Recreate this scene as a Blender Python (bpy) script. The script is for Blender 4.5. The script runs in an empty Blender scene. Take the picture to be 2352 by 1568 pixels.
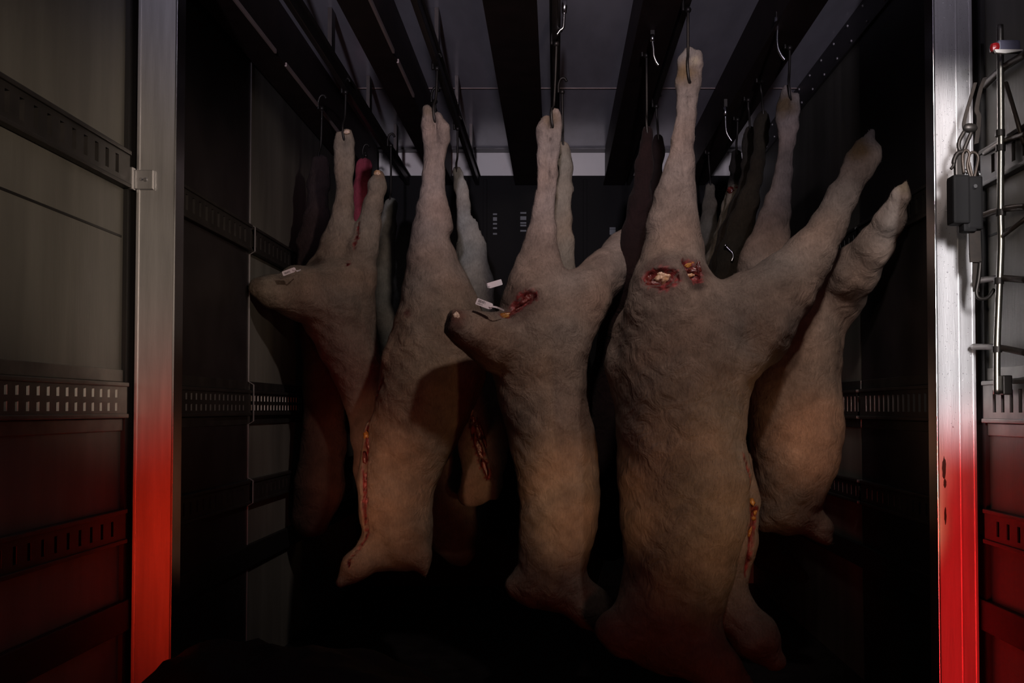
import bpy, bmesh, math, random
import numpy as np
from mathutils import Vector, Matrix
random.seed(7)
RNG = np.random.default_rng(11)
S = bpy.context.scene
COL = S.collection
R = math.radians

# ---------------------------------------------------------------- camera, world, lights, exposure
F = 2287.0                      # focal length in pixels of the 2352 px wide frame
EYE = 1.05                      # lens height over the truck floor
PITCH = R(1.6)
PX, PY = 1275.0, 876.0          # principal point
cam = bpy.data.cameras.new('camera')
cam.sensor_width = 36.0
cam.lens = 36.0 * F / 2352.0
cam.shift_x = -(PX - 1176.0) / 2352.0
cam.shift_y = (PY - 784.0) / 2352.0
cam.clip_start = 0.05
camo = bpy.data.objects.new('camera', cam)
camo.location = (0, 0, EYE)
camo.rotation_euler = (R(90) + PITCH, 0, 0)
COL.objects.link(camo)
S.camera = camo

S.view_settings.view_transform = 'Standard'
S.view_settings.look = 'None'
S.view_settings.gamma = 1.0
S.view_settings.use_curve_mapping = False
S.view_settings.exposure = 0.0

w = bpy.data.worlds.new('night')
S.world = w
w.use_nodes = True
w.node_tree.nodes['Background'].inputs['Color'].default_value = (0.55, 0.5, 0.6, 1)
w.node_tree.nodes['Background'].inputs['Strength'].default_value = 0.004


def spot(name, loc, aim, power, col, size, blend, radius):
    l = bpy.data.lights.new(name, 'SPOT')
    l.energy = power
    l.color = col
    l.spot_size = R(size)
    l.spot_blend = blend
    l.shadow_soft_size = radius
    o = bpy.data.objects.new(name, l)
    o.location = loc
    d = Vector(aim) - Vector(loc)
    o.rotation_euler = d.to_track_quat('-Z', 'Y').to_euler()
    COL.objects.link(o)
    return o


def area(name, loc, aim, power, col, sx, sy, spread=180):
    l = bpy.data.lights.new(name, 'AREA')
    l.energy = power
    l.color = col
    l.shape = 'RECTANGLE'
    l.size = sx
    l.size_y = sy
    l.spread = R(spread)
    o = bpy.data.objects.new(name, l)
    o.location = loc
    d = Vector(aim) - Vector(loc)
    o.rotation_euler = d.to_track_quat('-Z', 'Y').to_euler()
    COL.objects.link(o)
    return o


# yard lamp straight behind the truck, its lower half cut off
spot('yard_lamp', (0.0, -6.0, EYE + 0.3), (0.0, 3.3, EYE + 2.10), 1000, (0.94, 0.84, 1.0), 22, 0.6, 0.12)
# added fill spots outside, their narrow beams crossing onto the walls and posts
spot('wall_fill_right', (1.25, -1.3, EYE + 0.75), (-1.16, 2.72, EYE + 0.50), 260, (1.0, 0.78, 0.60), 17, 0.9, 0.06)
spot('wall_fill_left', (-1.25, -1.3, EYE + 0.75), (1.22, 2.66, EYE + 0.35), 70, (1.0, 0.82, 0.66), 18, 0.9, 0.06)
# truck lamp under the ceiling in front of the carcasses
spot('ceiling_lamp', (0.30, 2.15, EYE + 1.42), (-0.12, 3.75, EYE + 0.68), 46, (1.0, 0.80, 0.73), 74, 1.0, 0.05)
spot('front_fill', (0.80, 1.85, EYE + 1.45), (0.60, 3.10, EYE + 0.38), 42, (1.0, 0.80, 0.73), 38, 1.0, 0.05)  # added fill to brighten the rump of the large carcass
spot('side_fill', (0.75, 1.5, EYE + 1.35), (1.05, 3.4, EYE + 0.45), 60, (1.0, 0.80, 0.72), 22, 1.0, 0.05)  # added fill for the raised leg of the far right carcass
# added white fill that brightens the right post
area('post_fill', (0.95, 1.8, EYE + 0.54), (1.118, 2.79, EYE + 0.42), 0.56, (1.0, 0.94, 0.94), 0.08, 0.98, 13)
# red tail lamps low on both sides behind the lens
area('tail_lamp_left', (-1.10, 1.2, EYE - 0.50), (-1.12, 2.79, EYE - 0.36), 0.29, (1.0, 0.030, 0.008), 0.16, 0.7, 34)
area('tail_lamp_right', (0.95, 1.8, EYE - 0.60), (1.12, 2.79, EYE - 0.46), 0.27, (1.0, 0.010, 0.014), 0.12, 0.9, 12)
spot('red_fill_middle', (0.5, 0.2, EYE - 0.7), (0.15, 3.2, EYE - 0.98), 13, (1.0, 0.14, 0.06), 80, 0.9, 0.1)  # added red fill for the lower ends of the carcasses
# low amber lamps on both sides; far right and middle spots are added fills
spot('amber_lamp_right', (1.16, 2.15, EYE - 0.40), (0.50, 3.3, EYE - 0.20), 16, (1.0, 0.60, 0.32), 46, 1.0, 0.05)
spot('amber_fill_far_right', (0.90, 1.5, EYE - 0.30), (0.97, 3.55, EYE - 0.09), 62, (1.0, 0.55, 0.36), 14, 1.0, 0.05)
spot('amber_lamp_left', (-0.95, 1.60, EYE - 0.48), (-0.72, 3.8, EYE - 0.30), 58, (1.0, 0.54, 0.34), 19, 1.0, 0.05)
spot('amber_fill_middle', (0.42, 1.2, EYE - 0.42), (0.05, 3.5, EYE - 0.30), 82, (1.0, 0.53, 0.28), 14, 1.0, 0.05)


def at(px, py, Y):
    """world point that lies at depth Y behind picture position px, py"""
    a = (px - PX) / F
    b = -(py - PY) / F
    fw = math.cos(PITCH) - math.sin(PITCH) * b
    up = math.sin(PITCH) + math.cos(PITCH) * b
    t = Y / fw
    return Vector((a * t, Y, EYE + up * t))


# ---------------------------------------------------------------- materials
def new_mat(name):
    m = bpy.data.materials.new(name)
    m.use_nodes = True
    nt = m.node_tree
    return m, nt, nt.nodes['Principled BSDF']


def node(nt, t, **kw):
    n = nt.nodes.new(t)
    for k, v in kw.items():
        setattr(n, k, v)
    return n


def mat(name, col, rough=0.6, metal=0.0, var=0.25, scale=8.0, bump=0.0, bscale=60.0, stretch=(1, 1, 1), col2=None,
        spec=0.5, detail=5.0, lo=0.35, hi=0.7):
    m, nt, b = new_mat(name)
    tc = node(nt, 'ShaderNodeTexCoord')
    mp = node(nt, 'ShaderNodeMapping')
    mp.inputs['Scale'].default_value = stretch
    nt.links.new(tc.outputs['Object'], mp.inputs['Vector'])
    no = node(nt, 'ShaderNodeTexNoise')
    no.inputs['Scale'].default_value = scale
    no.inputs['Detail'].default_value = detail
    nt.links.new(mp.outputs['Vector'], no.inputs['Vector'])
    rp = node(nt, 'ShaderNodeValToRGB')
    c2 = col2 if col2 else tuple(c * (1 - var) for c in col)
    rp.color_ramp.elements[0].position = lo
    rp.color_ramp.elements[1].position = hi
    rp.color_ramp.elements[0].color = (*c2, 1)
    rp.color_ramp.elements[1].color = (*col, 1)
    nt.links.new(no.outputs['Fac'], rp.inputs['Fac'])
    nt.links.new(rp.outputs['Color'], b.inputs['Base Color'])
    b.inputs['Roughness'].default_value = rough
    b.inputs['Metallic'].default_value = metal
    b.inputs['Specular IOR Level'].default_value = spec
    if bump:
        n2 = node(nt, 'ShaderNodeTexNoise')
        n2.inputs['Scale'].default_value = bscale
        n2.inputs['Detail'].default_value = 4
        nt.links.new(mp.outputs['Vector'], n2.inputs['Vector'])
        bp = node(nt, 'ShaderNodeBump')
        bp.inputs['Strength'].default_value = bump
        bp.inputs['Distance'].default_value = 0.01
        nt.links.new(n2.outputs['Fac'], bp.inputs['Height'])
        nt.links.new(bp.outputs['Normal'], b.inputs['Normal'])
    return m


def fur_mat(name, bump):
    m, nt, b = new_mat(name)
    at_ = node(nt, 'ShaderNodeAttribute', attribute_name='Col')
    me = node(nt, 'ShaderNodeAttribute', attribute_name='meat')
    tc = node(nt, 'ShaderNodeTexCoord')
    mp = node(nt, 'ShaderNodeMapping')
    mp.inputs['Scale'].default_value = (1, 1, 0.35)
    nt.links.new(tc.outputs['Object'], mp.inputs['Vector'])
    n1 = node(nt, 'ShaderNodeTexNoise')
    n1.inputs['Scale'].default_value = 160
    n1.inputs['Detail'].default_value = 4
    nt.links.new(mp.outputs['Vector'], n1.inputs['Vector'])
    rp = node(nt, 'ShaderNodeMapRange')
    rp.inputs['From Min'].default_value = 0.25
    rp.inputs['From Max'].default_value = 0.75
    rp.inputs['To Min'].default_value = 0.82
    rp.inputs['To Max'].default_value = 1.15
    nt.links.new(n1.outputs['Fac'], rp.inputs['Value'])
    mul = node(nt, 'ShaderNodeVectorMath', operation='SCALE')
    nt.links.new(at_.outputs['Color'], mul.inputs[0])
    nt.links.new(rp.outputs['Result'], mul.inputs['Scale'])
    # raw meat where the hide is opened
    n3 = node(nt, 'ShaderNodeTexNoise')
    n3.inputs['Scale'].default_value = 45
    n3.inputs['Detail'].default_value = 6
    r3 = node(nt, 'ShaderNodeValToRGB')
    r3.color_ramp.elements[0].position = 0.38
    r3.color_ramp.elements[0].color = (0.05, 0.004, 0.005, 1)
    r3.color_ramp.elements[1].position = 0.72
    r3.color_ramp.elements[1].color = (0.32, 0.06, 0.06, 1)
    nt.links.new(tc.outputs['Object'], n3.inputs['Vector'])
    nt.links.new(n3.outputs['Fac'], r3.inputs['Fac'])
    mx = node(nt, 'ShaderNodeMix', data_type='RGBA')
    nt.links.new(me.outputs['Fac'], mx.inputs[0])
    nt.links.new(mul.outputs['Vector'], mx.inputs[6])
    nt.links.new(r3.outputs['Color'], mx.inputs[7])
    nt.links.new(mx.outputs[2], b.inputs['Base Color'])
    rr = node(nt, 'ShaderNodeMapRange')
    rr.inputs['To Min'].default_value = 0.95
    rr.inputs['To Max'].default_value = 0.3
    nt.links.new(me.outputs['Fac'], rr.inputs['Value'])
    nt.links.new(rr.outputs['Result'], b.inputs['Roughness'])
    b.inputs['Specular IOR Level'].default_value = 0.25
    b.inputs['Sheen Weight'].default_value = 0.02
    b.inputs['Sheen Roughness'].default_value = 0.6
    if bump:
        bp = node(nt, 'ShaderNodeBump')
        bp.inputs['Strength'].default_value = bump
        bp.inputs['Distance'].default_value = 0.006
        nt.links.new(n1.outputs['Fac'], bp.inputs['Height'])
        n5 = node(nt, 'ShaderNodeTexNoise')
        n5.inputs['Scale'].default_value = 17
        n5.inputs['Detail'].default_value = 3
        n5.inputs['Distortion'].default_value = 1.2
        nt.links.new(tc.outputs['Object'], n5.inputs['Vector'])
        b5 = node(nt, 'ShaderNodeBump')
        b5.inputs['Strength'].default_value = 0.38
        b5.inputs['Distance'].default_value = 0.03
        nt.links.new(n5.outputs['Fac'], b5.inputs['Height'])
        nt.links.new(b5.outputs['Normal'], bp.inputs['Normal'])
        nt.links.new(bp.outputs['Normal'], b.inputs['Normal'])
    return m


M = {}
M['wall'] = mat('stained_grp_wall', (0.22, 0.215, 0.19), 0.5, var=0.35, scale=3.5, stretch=(1, 2.5, 0.35), bump=0.05, bscale=40)
M['ceiling'] = mat('glossy_ceiling_panel', (0.74, 0.74, 0.84), 0.22, var=0.25, scale=4, stretch=(2, 0.5, 1), bump=0.03, bscale=12)
M['floor'] = mat('dark_wet_floor', (0.02, 0.017, 0.017), 0.5, var=0.5, scale=10, bump=0.2)
M['post'] = mat('brushed_aluminium', (0.66, 0.66, 0.68), 0.42, metal=0.85, var=0.22, scale=9, stretch=(5, 5, 0.35), bump=0.03, bscale=70)
M['rail'] = mat('dull_aluminium_rail', (0.20, 0.19, 0.17), 0.5, metal=0.6, var=0.4, scale=14)
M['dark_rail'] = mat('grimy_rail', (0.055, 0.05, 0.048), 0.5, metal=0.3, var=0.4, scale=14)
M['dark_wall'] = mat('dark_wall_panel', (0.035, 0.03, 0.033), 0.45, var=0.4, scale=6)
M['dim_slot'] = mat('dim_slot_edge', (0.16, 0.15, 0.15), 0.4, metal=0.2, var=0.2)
M['slot'] = mat('bright_slot_edge', (0.95, 0.94, 0.90), 0.45, var=0.05)
M['black'] = mat('plain_black', (0.015, 0.014, 0.014), 0.6, var=0.3)
M['matt_black'] = mat('matt_black_panel', (0.004, 0.0036, 0.0042), 0.75, var=0.3, spec=0.3)
M['beam'] = mat('dark_brown_beam', (0.045, 0.026, 0.024), 0.55, var=0.4, scale=10, spec=0.3)
M['lip'] = mat('pale_lip_strip', (0.62, 0.48, 0.44), 0.35, var=0.2)
M['hangrail'] = mat('dark_steel_rail', (0.10, 0.085, 0.08), 0.4, metal=0.6, var=0.3)
M['trim'] = mat('dark_cove_trim', (0.06, 0.055, 0.055), 0.4, var=0.3)
M['steel'] = mat('bright_steel', (0.75, 0.76, 0.80), 0.22, metal=1.0, var=0.1)
M['chrome'] = mat('chromed_rod', (0.42, 0.41, 0.37), 0.34, metal=1.0, var=0.15)
M['dark_steel'] = mat('dark_greasy_steel', (0.05, 0.045, 0.042), 0.45, metal=0.7, var=0.4)
M['rodsteel'] = mat('rusty_rod', (0.085, 0.066, 0.054), 0.45, metal=0.5, var=0.4, scale=30)
M['fur'] = fur_mat('deer_hide', 0.3)
M['blade'] = fur_mat('deer_hair', 0.0)
M['meat'] = mat('raw_meat', (0.20, 0.04, 0.03), 0.28, var=0.8, scale=40, bump=0.5, bscale=50, col2=(0.04, 0.004, 0.004))
M['bone'] = mat('cut_bone', (0.78, 0.62, 0.50), 0.35, scale=40, col2=(0.42, 0.22, 0.09), bump=0.3, bscale=60)
M['fat'] = mat('amber_fat', (0.48, 0.24, 0.05), 0.3, scale=40, col2=(0.28, 0.10, 0.015), bump=0.3)
M['tag'] = mat('white_plastic', (0.85, 0.80, 0.84), 0.4, var=0.05)
M['ink'] = mat('black_ink', (0.02, 0.02, 0.025), 0.5, var=0.1)
M['seam'] = mat('seam_strip', (0.5, 0.48, 0.5), 0.35, metal=0.4, var=0.2)
M['heap'] = mat('black_mound', (0.010, 0.007, 0.008), 0.6, var=0.4, bump=0.3, bscale=20, spec=0.25)
M['water'] = mat('water_drop', (0.9, 0.9, 0.95), 0.08, metal=0.7, var=0.02)
M['red'] = mat('red_lens', (0.35, 0.015, 0.02), 0.2, var=0.1)
M['blue'] = mat('blue_grey_plastic', (0.16, 0.16, 0.24), 0.4, var=0.2)
M['white'] = mat('white_plastic_edge', (0.85, 0.83, 0.80), 0.35, var=0.05)
M['webbing'] = mat('dark_webbing', (0.022, 0.015, 0.011), 0.8, var=0.4, scale=60)
M['marking'] = mat('pale_marking', (0.16, 0.18, 0.20), 0.5, var=0.2)


# ---------------------------------------------------------------- object helpers
def link(name, me, parent=None):
    o = bpy.data.objects.new(name, me)
    COL.objects.link(o)
    if parent is not None:
        o.parent = parent
        o.matrix_parent_inverse = Matrix.Identity(4)
        # parents sit unrotated and unscaled: keep the world place
        off = Vector((0, 0, 0))
        p = parent
        while p is not None:
            off += p.location
            p = p.parent
        o.location = -off
    return o


def tag(o, label=None, cat=None, group=None, kind=None):
    if label:
        o['label'] = label
    if cat:
        o['category'] = cat
    if group:
        o['group'] = group
    if kind:
        o['kind'] = kind
    return o


def empty(name, loc, label, cat, group=None):
    o = bpy.data.objects.new(name, None)
    o.empty_display_size = 0.05
    o.location = loc
    COL.objects.link(o)
    return tag(o, label, cat, group)


def obj(name, bm, m, parent=None, smooth=False):
    me = bpy.data.meshes.new(name)
    bmesh.ops.recalc_face_normals(bm, faces=bm.faces)
    bm.to_mesh(me)
    bm.free()
    me.materials.append(m)
    if smooth:
        for p in me.polygons:
            p.use_smooth = True
    return link(name, me, parent)


def box(bm, x0, x1, y0, y1, z0, z1, bev=0.0):
    r = bmesh.ops.create_cube(bm, size=1.0)
    for v in r['verts']:
        v.co = Vector(((x0 + x1) / 2 + v.co.x * (x1 - x0), (y0 + y1) / 2 + v.co.y * (y1 - y0), (z0 + z1) / 2 + v.co.z * (z1 - z0)))
    if bev:
        es = list({e for v in r['verts'] for e in v.link_edges})
        bmesh.ops.bevel(bm, geom=es, offset=bev, segments=2, affect='EDGES', profile=0.6)
    return bm


def newbox(*a, **k):
    bm = bmesh.new()
    return box(bm, *a, **k)


def tube(bm, pts, rad, seg=10, cap=True):
    pts = [Vector(p) for p in pts]
    n = len(pts)
    rads = rad if isinstance(rad, (list, tuple)) else [rad] * n
    rings = []
    ref = Vector((0.31, 0.52, 0.8)).normalized()
    for i, p in enumerate(pts):
        t = (pts[min(i + 1, n - 1)] - pts[max(i - 1, 0)]).normalized()
        u = t.cross(ref)
        if u.length < 0.1:
            u = t.cross(Vector((1, 0, 0)))
        u.normalize()
        v = t.cross(u).normalized()
        rings.append([bm.verts.new(p + (u * math.cos(2 * math.pi * k / seg) + v * math.sin(2 * math.pi * k / seg)) * rads[i]) for k in range(seg)])
    for a, b in zip(rings, rings[1:]):
        for k in range(seg):
            bm.faces.new((a[k], a[(k + 1) % seg], b[(k + 1) % seg], b[k]))
    if cap:
        bm.faces.new(rings[0][::-1])
        bm.faces.new(rings[-1])
    return bm


def curve_pts(pts, n=6):
    """Catmull-Rom through pts"""
    pts = [Vector(p) for p in pts]
    P = [pts[0]] + pts + [pts[-1]]
    out = []
    for i in range(1, len(P) - 2):
        for k in range(n):
            t = k / n
            a, b, c, d = P[i - 1], P[i], P[i + 1], P[i + 2]
            out.append(0.5 * ((2 * b) + (c - a) * t + (2 * a - 5 * b + 4 * c - d) * t * t + (3 * b - a - 3 * c + d) * t ** 3))
    out.append(pts[-1])
    return out


def ribbon(bm, pts, wdir, width, thick, tdir):
    """flat strap along pts"""
    wd = Vector(wdir).normalized() * width / 2
    td = Vector(tdir).normalized() * thick / 2
    rings = []
    for p in pts:
        p = Vector(p)
        rings.append([bm.verts.new(p + a * wd + b * td) for a, b in ((-1, -1), (1, -1), (1, 1), (-1, 1))])
    for a, b in zip(rings, rings[1:]):
        for k in range(4):
            bm.faces.new((a[k], a[(k + 1) % 4], b[(k + 1) % 4], b[k]))
    bm.faces.new(rings[0][::-1])
    bm.faces.new(rings[-1])
    return bm


# ---------------------------------------------------------------- the truck body
XW = 1.20
YB = 6.05
YR = 0.9            # rear end of the left wall, just out of the frame
YRR = 0.9          # rear end of the right wall
CEIL = EYE + 1.58

fl = obj('floor', newbox(-XW - 0.06, XW + 0.06, YR, YB + 0.06, -0.08, 0.0), M['floor'])
tag(fl, 'dark wet floor of the truck under the hanging carcasses', 'floor', kind='structure')

# ceiling: two panels meeting at a pale joint strip
cl = obj('ceiling', newbox(-XW - 0.06, XW + 0.06, YR, YB + 0.06, CEIL + 0.02, CEIL + 0.08), M['ceiling'])
tag(cl, 'glossy grey ceiling panels above the meat rails', 'ceiling', kind='structure')
YJ = 4.86
obj('ceiling_panel', newbox(-XW, XW, YR, YJ - 0.004, CEIL, CEIL + 0.02), M['ceiling'], cl)
obj('ceiling_panel', newbox(-XW, XW, YJ + 0.004, YB - 0.08, CEIL, CEIL + 0.02), M['ceiling'], cl)
obj('joint_strip', newbox(-XW, XW, YJ - 0.0025, YJ + 0.0025, CEIL - 0.002, CEIL + 0.02), M['lip'], cl)

for side, sx in (('left', -1), ('right', 1)):
    bm = newbox(min(sx * XW, sx * (XW + 0.06)), max(sx * XW, sx * (XW + 0.06)), YR if sx < 0 else YRR, YB + 0.06, 0.0, CEIL + 0.02)
    wl = obj('wall_' + side, bm, M['wall'])
    tag(wl, 'stained pale %s wall of the truck carrying slotted load rails' % side, 'wall', kind='structure')
    # horizontal seam between upper panels
    a, b = sorted((sx * (XW - 0.002), sx * (XW + 0.01)))
    obj('panel_seam', newbox(a, b, YR if sx < 0 else YRR, 2.74, EYE + 0.475, EYE + 0.481), M['black'], wl)

bw = obj('wall_back', newbox(-XW, XW, YB, YB + 0.06, 0.0, CEIL + 0.02), M['white'])
tag(bw, 'white front bulkhead wall at the far end of the truck', 'wall', kind='structure')
tr = obj('trim_1', newbox(-XW, XW, YB - 0.08, YB, CEIL - 0.012, CEIL + 0.02, bev=0.004), M['trim'])
tag(tr, 'dark strip between ceiling and far wall', 'trim', kind='structure')

# black air bulkhead in front of the far wall
bk = empty('air_bulkhead', (0, YB - 0.1, 0), 'matt black air return panel across the far end wall behind the carcasses', 'panel')
obj('panel', newbox(-XW + 0.02, XW - 0.09, YB - 0.10, YB - 0.02, 0.0, EYE + 1.405, bev=0.004), M['matt_black'], bk)
for x in (-0.42, 0.18, 0.62):
    obj('panel_rib', newbox(x - 0.012, x + 0.012, YB - 0.115, YB - 0.1, 0.02, EYE + 1.38, bev=0.003), M['matt_black'], bk)
for (px, rows) in ((1137, (492, 503, 514, 524, 537)), (1202, (489, 501, 512, 518, 530)), (1407, (524, 531, 537))):
    for k, py in enumerate(rows):
        p = at(px, py, YB - 0.101)
        h = 0.011 if k == 1 else 0.005
        wd = 0.012 if px < 1180 else 0.018
        obj('pale_mark', newbox(p.x - wd, p.x + wd, YB - 0.104, YB - 0.0995, p.z - h, p.z + h), M['marking'], bk)  # small pale bars stacked on the panel face

# dark cove trim along the ceiling edge with rivets
n = 2
for sx in (1, -1):
    a, b = sorted((sx * (XW - 0.012), sx * XW))
    t = obj('trim_%d' % n, newbox(a, b, 2.85, YB - 0.1, EYE + 1.455, CEIL, bev=0.002), M['trim'])
    tag(t, 'dark riveted cove strip along the top of the %s wall' % ('right' if sx > 0 else 'left'), 'trim', kind='structure')
    n += 1
    y = 2.95
    rv = None
    while y < 5.9 and sx > 0:
        for z in (EYE + 1.475, EYE + 1.555):
            if rv is None:
                bm = bmesh.new()
                bmesh.ops.create_uvsphere(bm, u_segments=8, v_segments=5, radius=0.006)
                rv = obj('rivet', bm, M['seam'], t, smooth=True)
                rv.location = (sx * (XW - 0.012), y, z)
            else:
                r2 = rv.copy()
                COL.objects.link(r2)
                r2.location = (sx * (XW - 0.012), y + (0.05 if z > EYE + 1.5 else 0), z)
        y += 0.2
# black strip where the wall meets each post
for sx in (-1, 1):
    a, b = sorted((sx * (XW - 0.012), sx * XW))
    t = obj('trim_%d' % n, newbox(a, b, 2.752, 2.80, 0.0, CEIL), M['black'])
    tag(t, 'black strip beside the %s aluminium post' % ('right' if sx > 0 else 'left'), 'trim', kind='structure')
    n += 1


# ---------------------------------------------------------------- slotted load rails
def load_rail(sx, z0, z1, y0, y1, label, rows, pitch=0.045, slot_w=0.013, body='dark_rail', edge='dark_rail', strips=True):
    """extruded rail standing 18 mm off the wall; rows = [(za, zb), ...] of the slots"""
    root = empty('load_rail', (sx * XW, (y0 + y1) / 2, (z0 + z1) / 2), label, 'rail', 'slotted load rails on the truck walls')
    xf = sx * (XW - 0.018)        # face
    xb = sx * XW
    cuts_z = [z0, z1]
    for a, b in rows:
        cuts_z += [a, b]
    cuts_z = sorted(cuts_z)
    nsl = int((y1 - y0 - 0.02) / pitch)
    bm = bmesh.new()
    # face plate as a grid with holes
    ys = [y0]
    holes = set()
    for i in range(nsl):
        yc = y0 + 0.02 + i * pitch
        holes.add(len(ys))
        ys += [yc, yc + slot_w]
    ys.append(y1)
    V = [[bm.verts.new((xf, y, z)) for z in cuts_z] for y in ys]
    zh = {cuts_z.index(a) for a, b in rows}
    for i in range(len(ys) - 1):
        for j in range(len(cuts_z) - 1):
            if i in holes and j in zh:
                # slot side walls going back to the wall
                q = [V[i][j], V[i + 1][j], V[i + 1][j + 1], V[i][j + 1]]
                back = [bm.verts.new((sx * (XW - 0.006), v.co.y, v.co.z)) for v in q]
                for k in range(4):
                    bm.faces.new((q[k], q[(k + 1) % 4], back[(k + 1) % 4], back[k]))
                bm.faces.new(back)
            else:
                bm.faces.new((V[i][j], V[i + 1][j], V[i + 1][j + 1], V[i][j + 1]))
    me = bpy.data.meshes.new('face_plate')
    bmesh.ops.recalc_face_normals(bm, faces=bm.faces)
    bm.to_mesh(me)
    bm.free()
    me.materials.append(M[body])
    me.materials.append(M[edge])
    me.materials.append(M['black'])
    for p in me.polygons:
        if abs(p.normal.x) < 0.5:
            if abs(p.normal.y) > 0.5:
                p.material_index = 1
        elif abs(p.center.x) > XW - 0.01:
            p.material_index = 2
    link('face_plate', me, root)
    for zz, d in ((z0, -1), (z1, 1)):
        a, b = sorted((sx * (XW - 0.024), xb))
        obj('rail_flange', newbox(a, b, y0, y1, min(zz, zz + d * 0.012), max(zz, zz + d * 0.012), bev=0.003), M[body], root)
        if not strips:
            continue
        a, b = sorted((sx * (XW - 0.007), xb))
        zc = zz + d * 0.03
        obj('screw_strip', newbox(a, b, y0, y1, zc - 0.017, zc + 0.017, bev=0.002), M[body], root)
    return root


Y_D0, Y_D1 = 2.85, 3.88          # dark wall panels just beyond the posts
TWO = [(EYE - 0.004, EYE + 0.018), (EYE + 0.032, EYE + 0.054)]
ONE = [(EYE - 0.008, EYE + 0.052)]
for sx, nm in ((-1, 'left'), (1, 'right')):
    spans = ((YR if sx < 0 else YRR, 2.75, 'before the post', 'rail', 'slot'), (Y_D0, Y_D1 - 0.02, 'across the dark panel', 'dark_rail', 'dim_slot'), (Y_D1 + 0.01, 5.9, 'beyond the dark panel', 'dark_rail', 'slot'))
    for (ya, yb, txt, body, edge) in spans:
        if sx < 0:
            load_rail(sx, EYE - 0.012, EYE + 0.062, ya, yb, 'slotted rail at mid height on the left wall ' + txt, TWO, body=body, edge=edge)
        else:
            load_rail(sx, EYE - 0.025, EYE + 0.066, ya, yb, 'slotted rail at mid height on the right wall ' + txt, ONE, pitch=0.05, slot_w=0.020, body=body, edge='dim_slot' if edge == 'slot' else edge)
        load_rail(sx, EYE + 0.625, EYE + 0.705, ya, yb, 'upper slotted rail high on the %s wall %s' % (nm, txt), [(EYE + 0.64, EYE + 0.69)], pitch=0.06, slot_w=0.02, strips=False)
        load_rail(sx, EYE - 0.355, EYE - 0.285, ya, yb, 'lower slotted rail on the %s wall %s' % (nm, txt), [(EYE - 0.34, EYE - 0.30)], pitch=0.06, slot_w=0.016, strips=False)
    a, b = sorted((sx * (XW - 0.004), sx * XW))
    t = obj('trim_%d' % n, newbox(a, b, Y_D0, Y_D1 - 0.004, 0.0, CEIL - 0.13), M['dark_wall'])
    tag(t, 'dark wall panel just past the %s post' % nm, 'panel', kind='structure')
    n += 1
    if sx < 0:
        # thin bright edge strip of the dark panel, stepping out over the rails
        zs = [0.0]
        q = []
        for (zc, hh, st) in ((EYE - 0.32, 0.047, 0.0), (EYE + 0.025, 0.075, 0.0), (EYE + 0.665, 0.052, 0.0)):
            q.append((zc - hh, zc + hh))
        edge = [(XW - 0.006, 0.0)]
        for (za, zb_) in q:
            edge += [(XW - 0.006, za - 0.008), (XW - 0.026, za + 0.004), (XW - 0.026, zb_ - 0.004), (XW - 0.006, zb_ + 0.008)]
        edge.append((XW - 0.006, CEIL - 0.16))
        bm = ribbon(bmesh.new(), [Vector((-x, Y_D1, z)) for x, z in edge], (0, 1, 0), 0.008, 0.003, (1, 0, 0))
        t = obj('trim_%d' % n, bm, M['seam'])
        tag(t, 'thin bright edge strip of the dark panel on the left wall', 'trim', kind='structure')
        n += 1
    a, b = sorted((sx * (XW - 0.02), sx * XW))
    t = obj('baseboard_' + nm, newbox(a, b, YR if sx < 0 else YRR, YB - 0.1, EYE - 0.61, EYE - 0.525, bev=0.003), M['black'])
    tag(t, 'black kick rail low along the %s wall' % nm, 'baseboard', kind='structure')

# ---------------------------------------------------------------- aluminium posts
def post(sx, label):
    y0, y1 = 2.78, 2.84
    root = empty('aluminium_post', (sx * 1.12, y0, 0), label, 'post', 'upright aluminium posts of the partition frame')
    a, b = sorted((sx * 1.068, sx * 1.172))
    obj('channel', newbox(a, b, y0, y1, 0.0, CEIL, bev=0.0025), M['post'], root)
    # thin raised edge on the inner side, and a fluted groove
    a, b = sorted((sx * 1.064, sx * 1.070))
    obj('edge_bead', newbox(a, b, y0 - 0.003, y1, 0.0, CEIL, bev=0.0012), M['steel'], root)
    a, b = sorted((sx * 1.128, sx * 1.134))
    if sx > 0:
        obj('flute', newbox(a, b, y0 - 0.002, y0 + 0.01, 0.0, CEIL, bev=0.001), M['post'], root)
    a, b = sorted((sx * 1.166, sx * 1.175))
    obj('outer_lip', newbox(a, b, y0 - 0.003, y1, 0.0, CEIL, bev=0.0012), M['post'], root)
    return root


pl = post(-1, 'left aluminium post with a small screwed bracket, glowing red low down')
pr = post(1, 'right aluminium post, bright and beaded with water drops')
# screwed bracket on the left post
zb = at(335, 412, 2.77).z
obj('bracket_plate', newbox(-1.176, -1.125, 2.768, 2.778, zb - 0.027, zb + 0.027, bev=0.002), M['post'], pl)
obj('bracket_flange', newbox(-1.197, -1.176, 2.755, 2.778, zb - 0.03, zb + 0.032, bev=0.002), M['post'], pl)
for (x, z, r) in ((-1.158, zb, 0.0055), (-1.146, zb - 0.001, 0.007)):
    bm = bmesh.new()
    bmesh.ops.create_cone(bm, segments=14, radius1=r, radius2=r * 0.7, depth=0.006, cap_ends=True)
    bmesh.ops.rotate(bm, verts=bm.verts, matrix=Matrix.Rotation(R(90), 3, 'X'))
    bmesh.ops.translate(bm, verts=bm.verts, vec=(x, 2.766, z))
    s_ = obj('screw', bm, M['steel'], pl)
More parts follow.
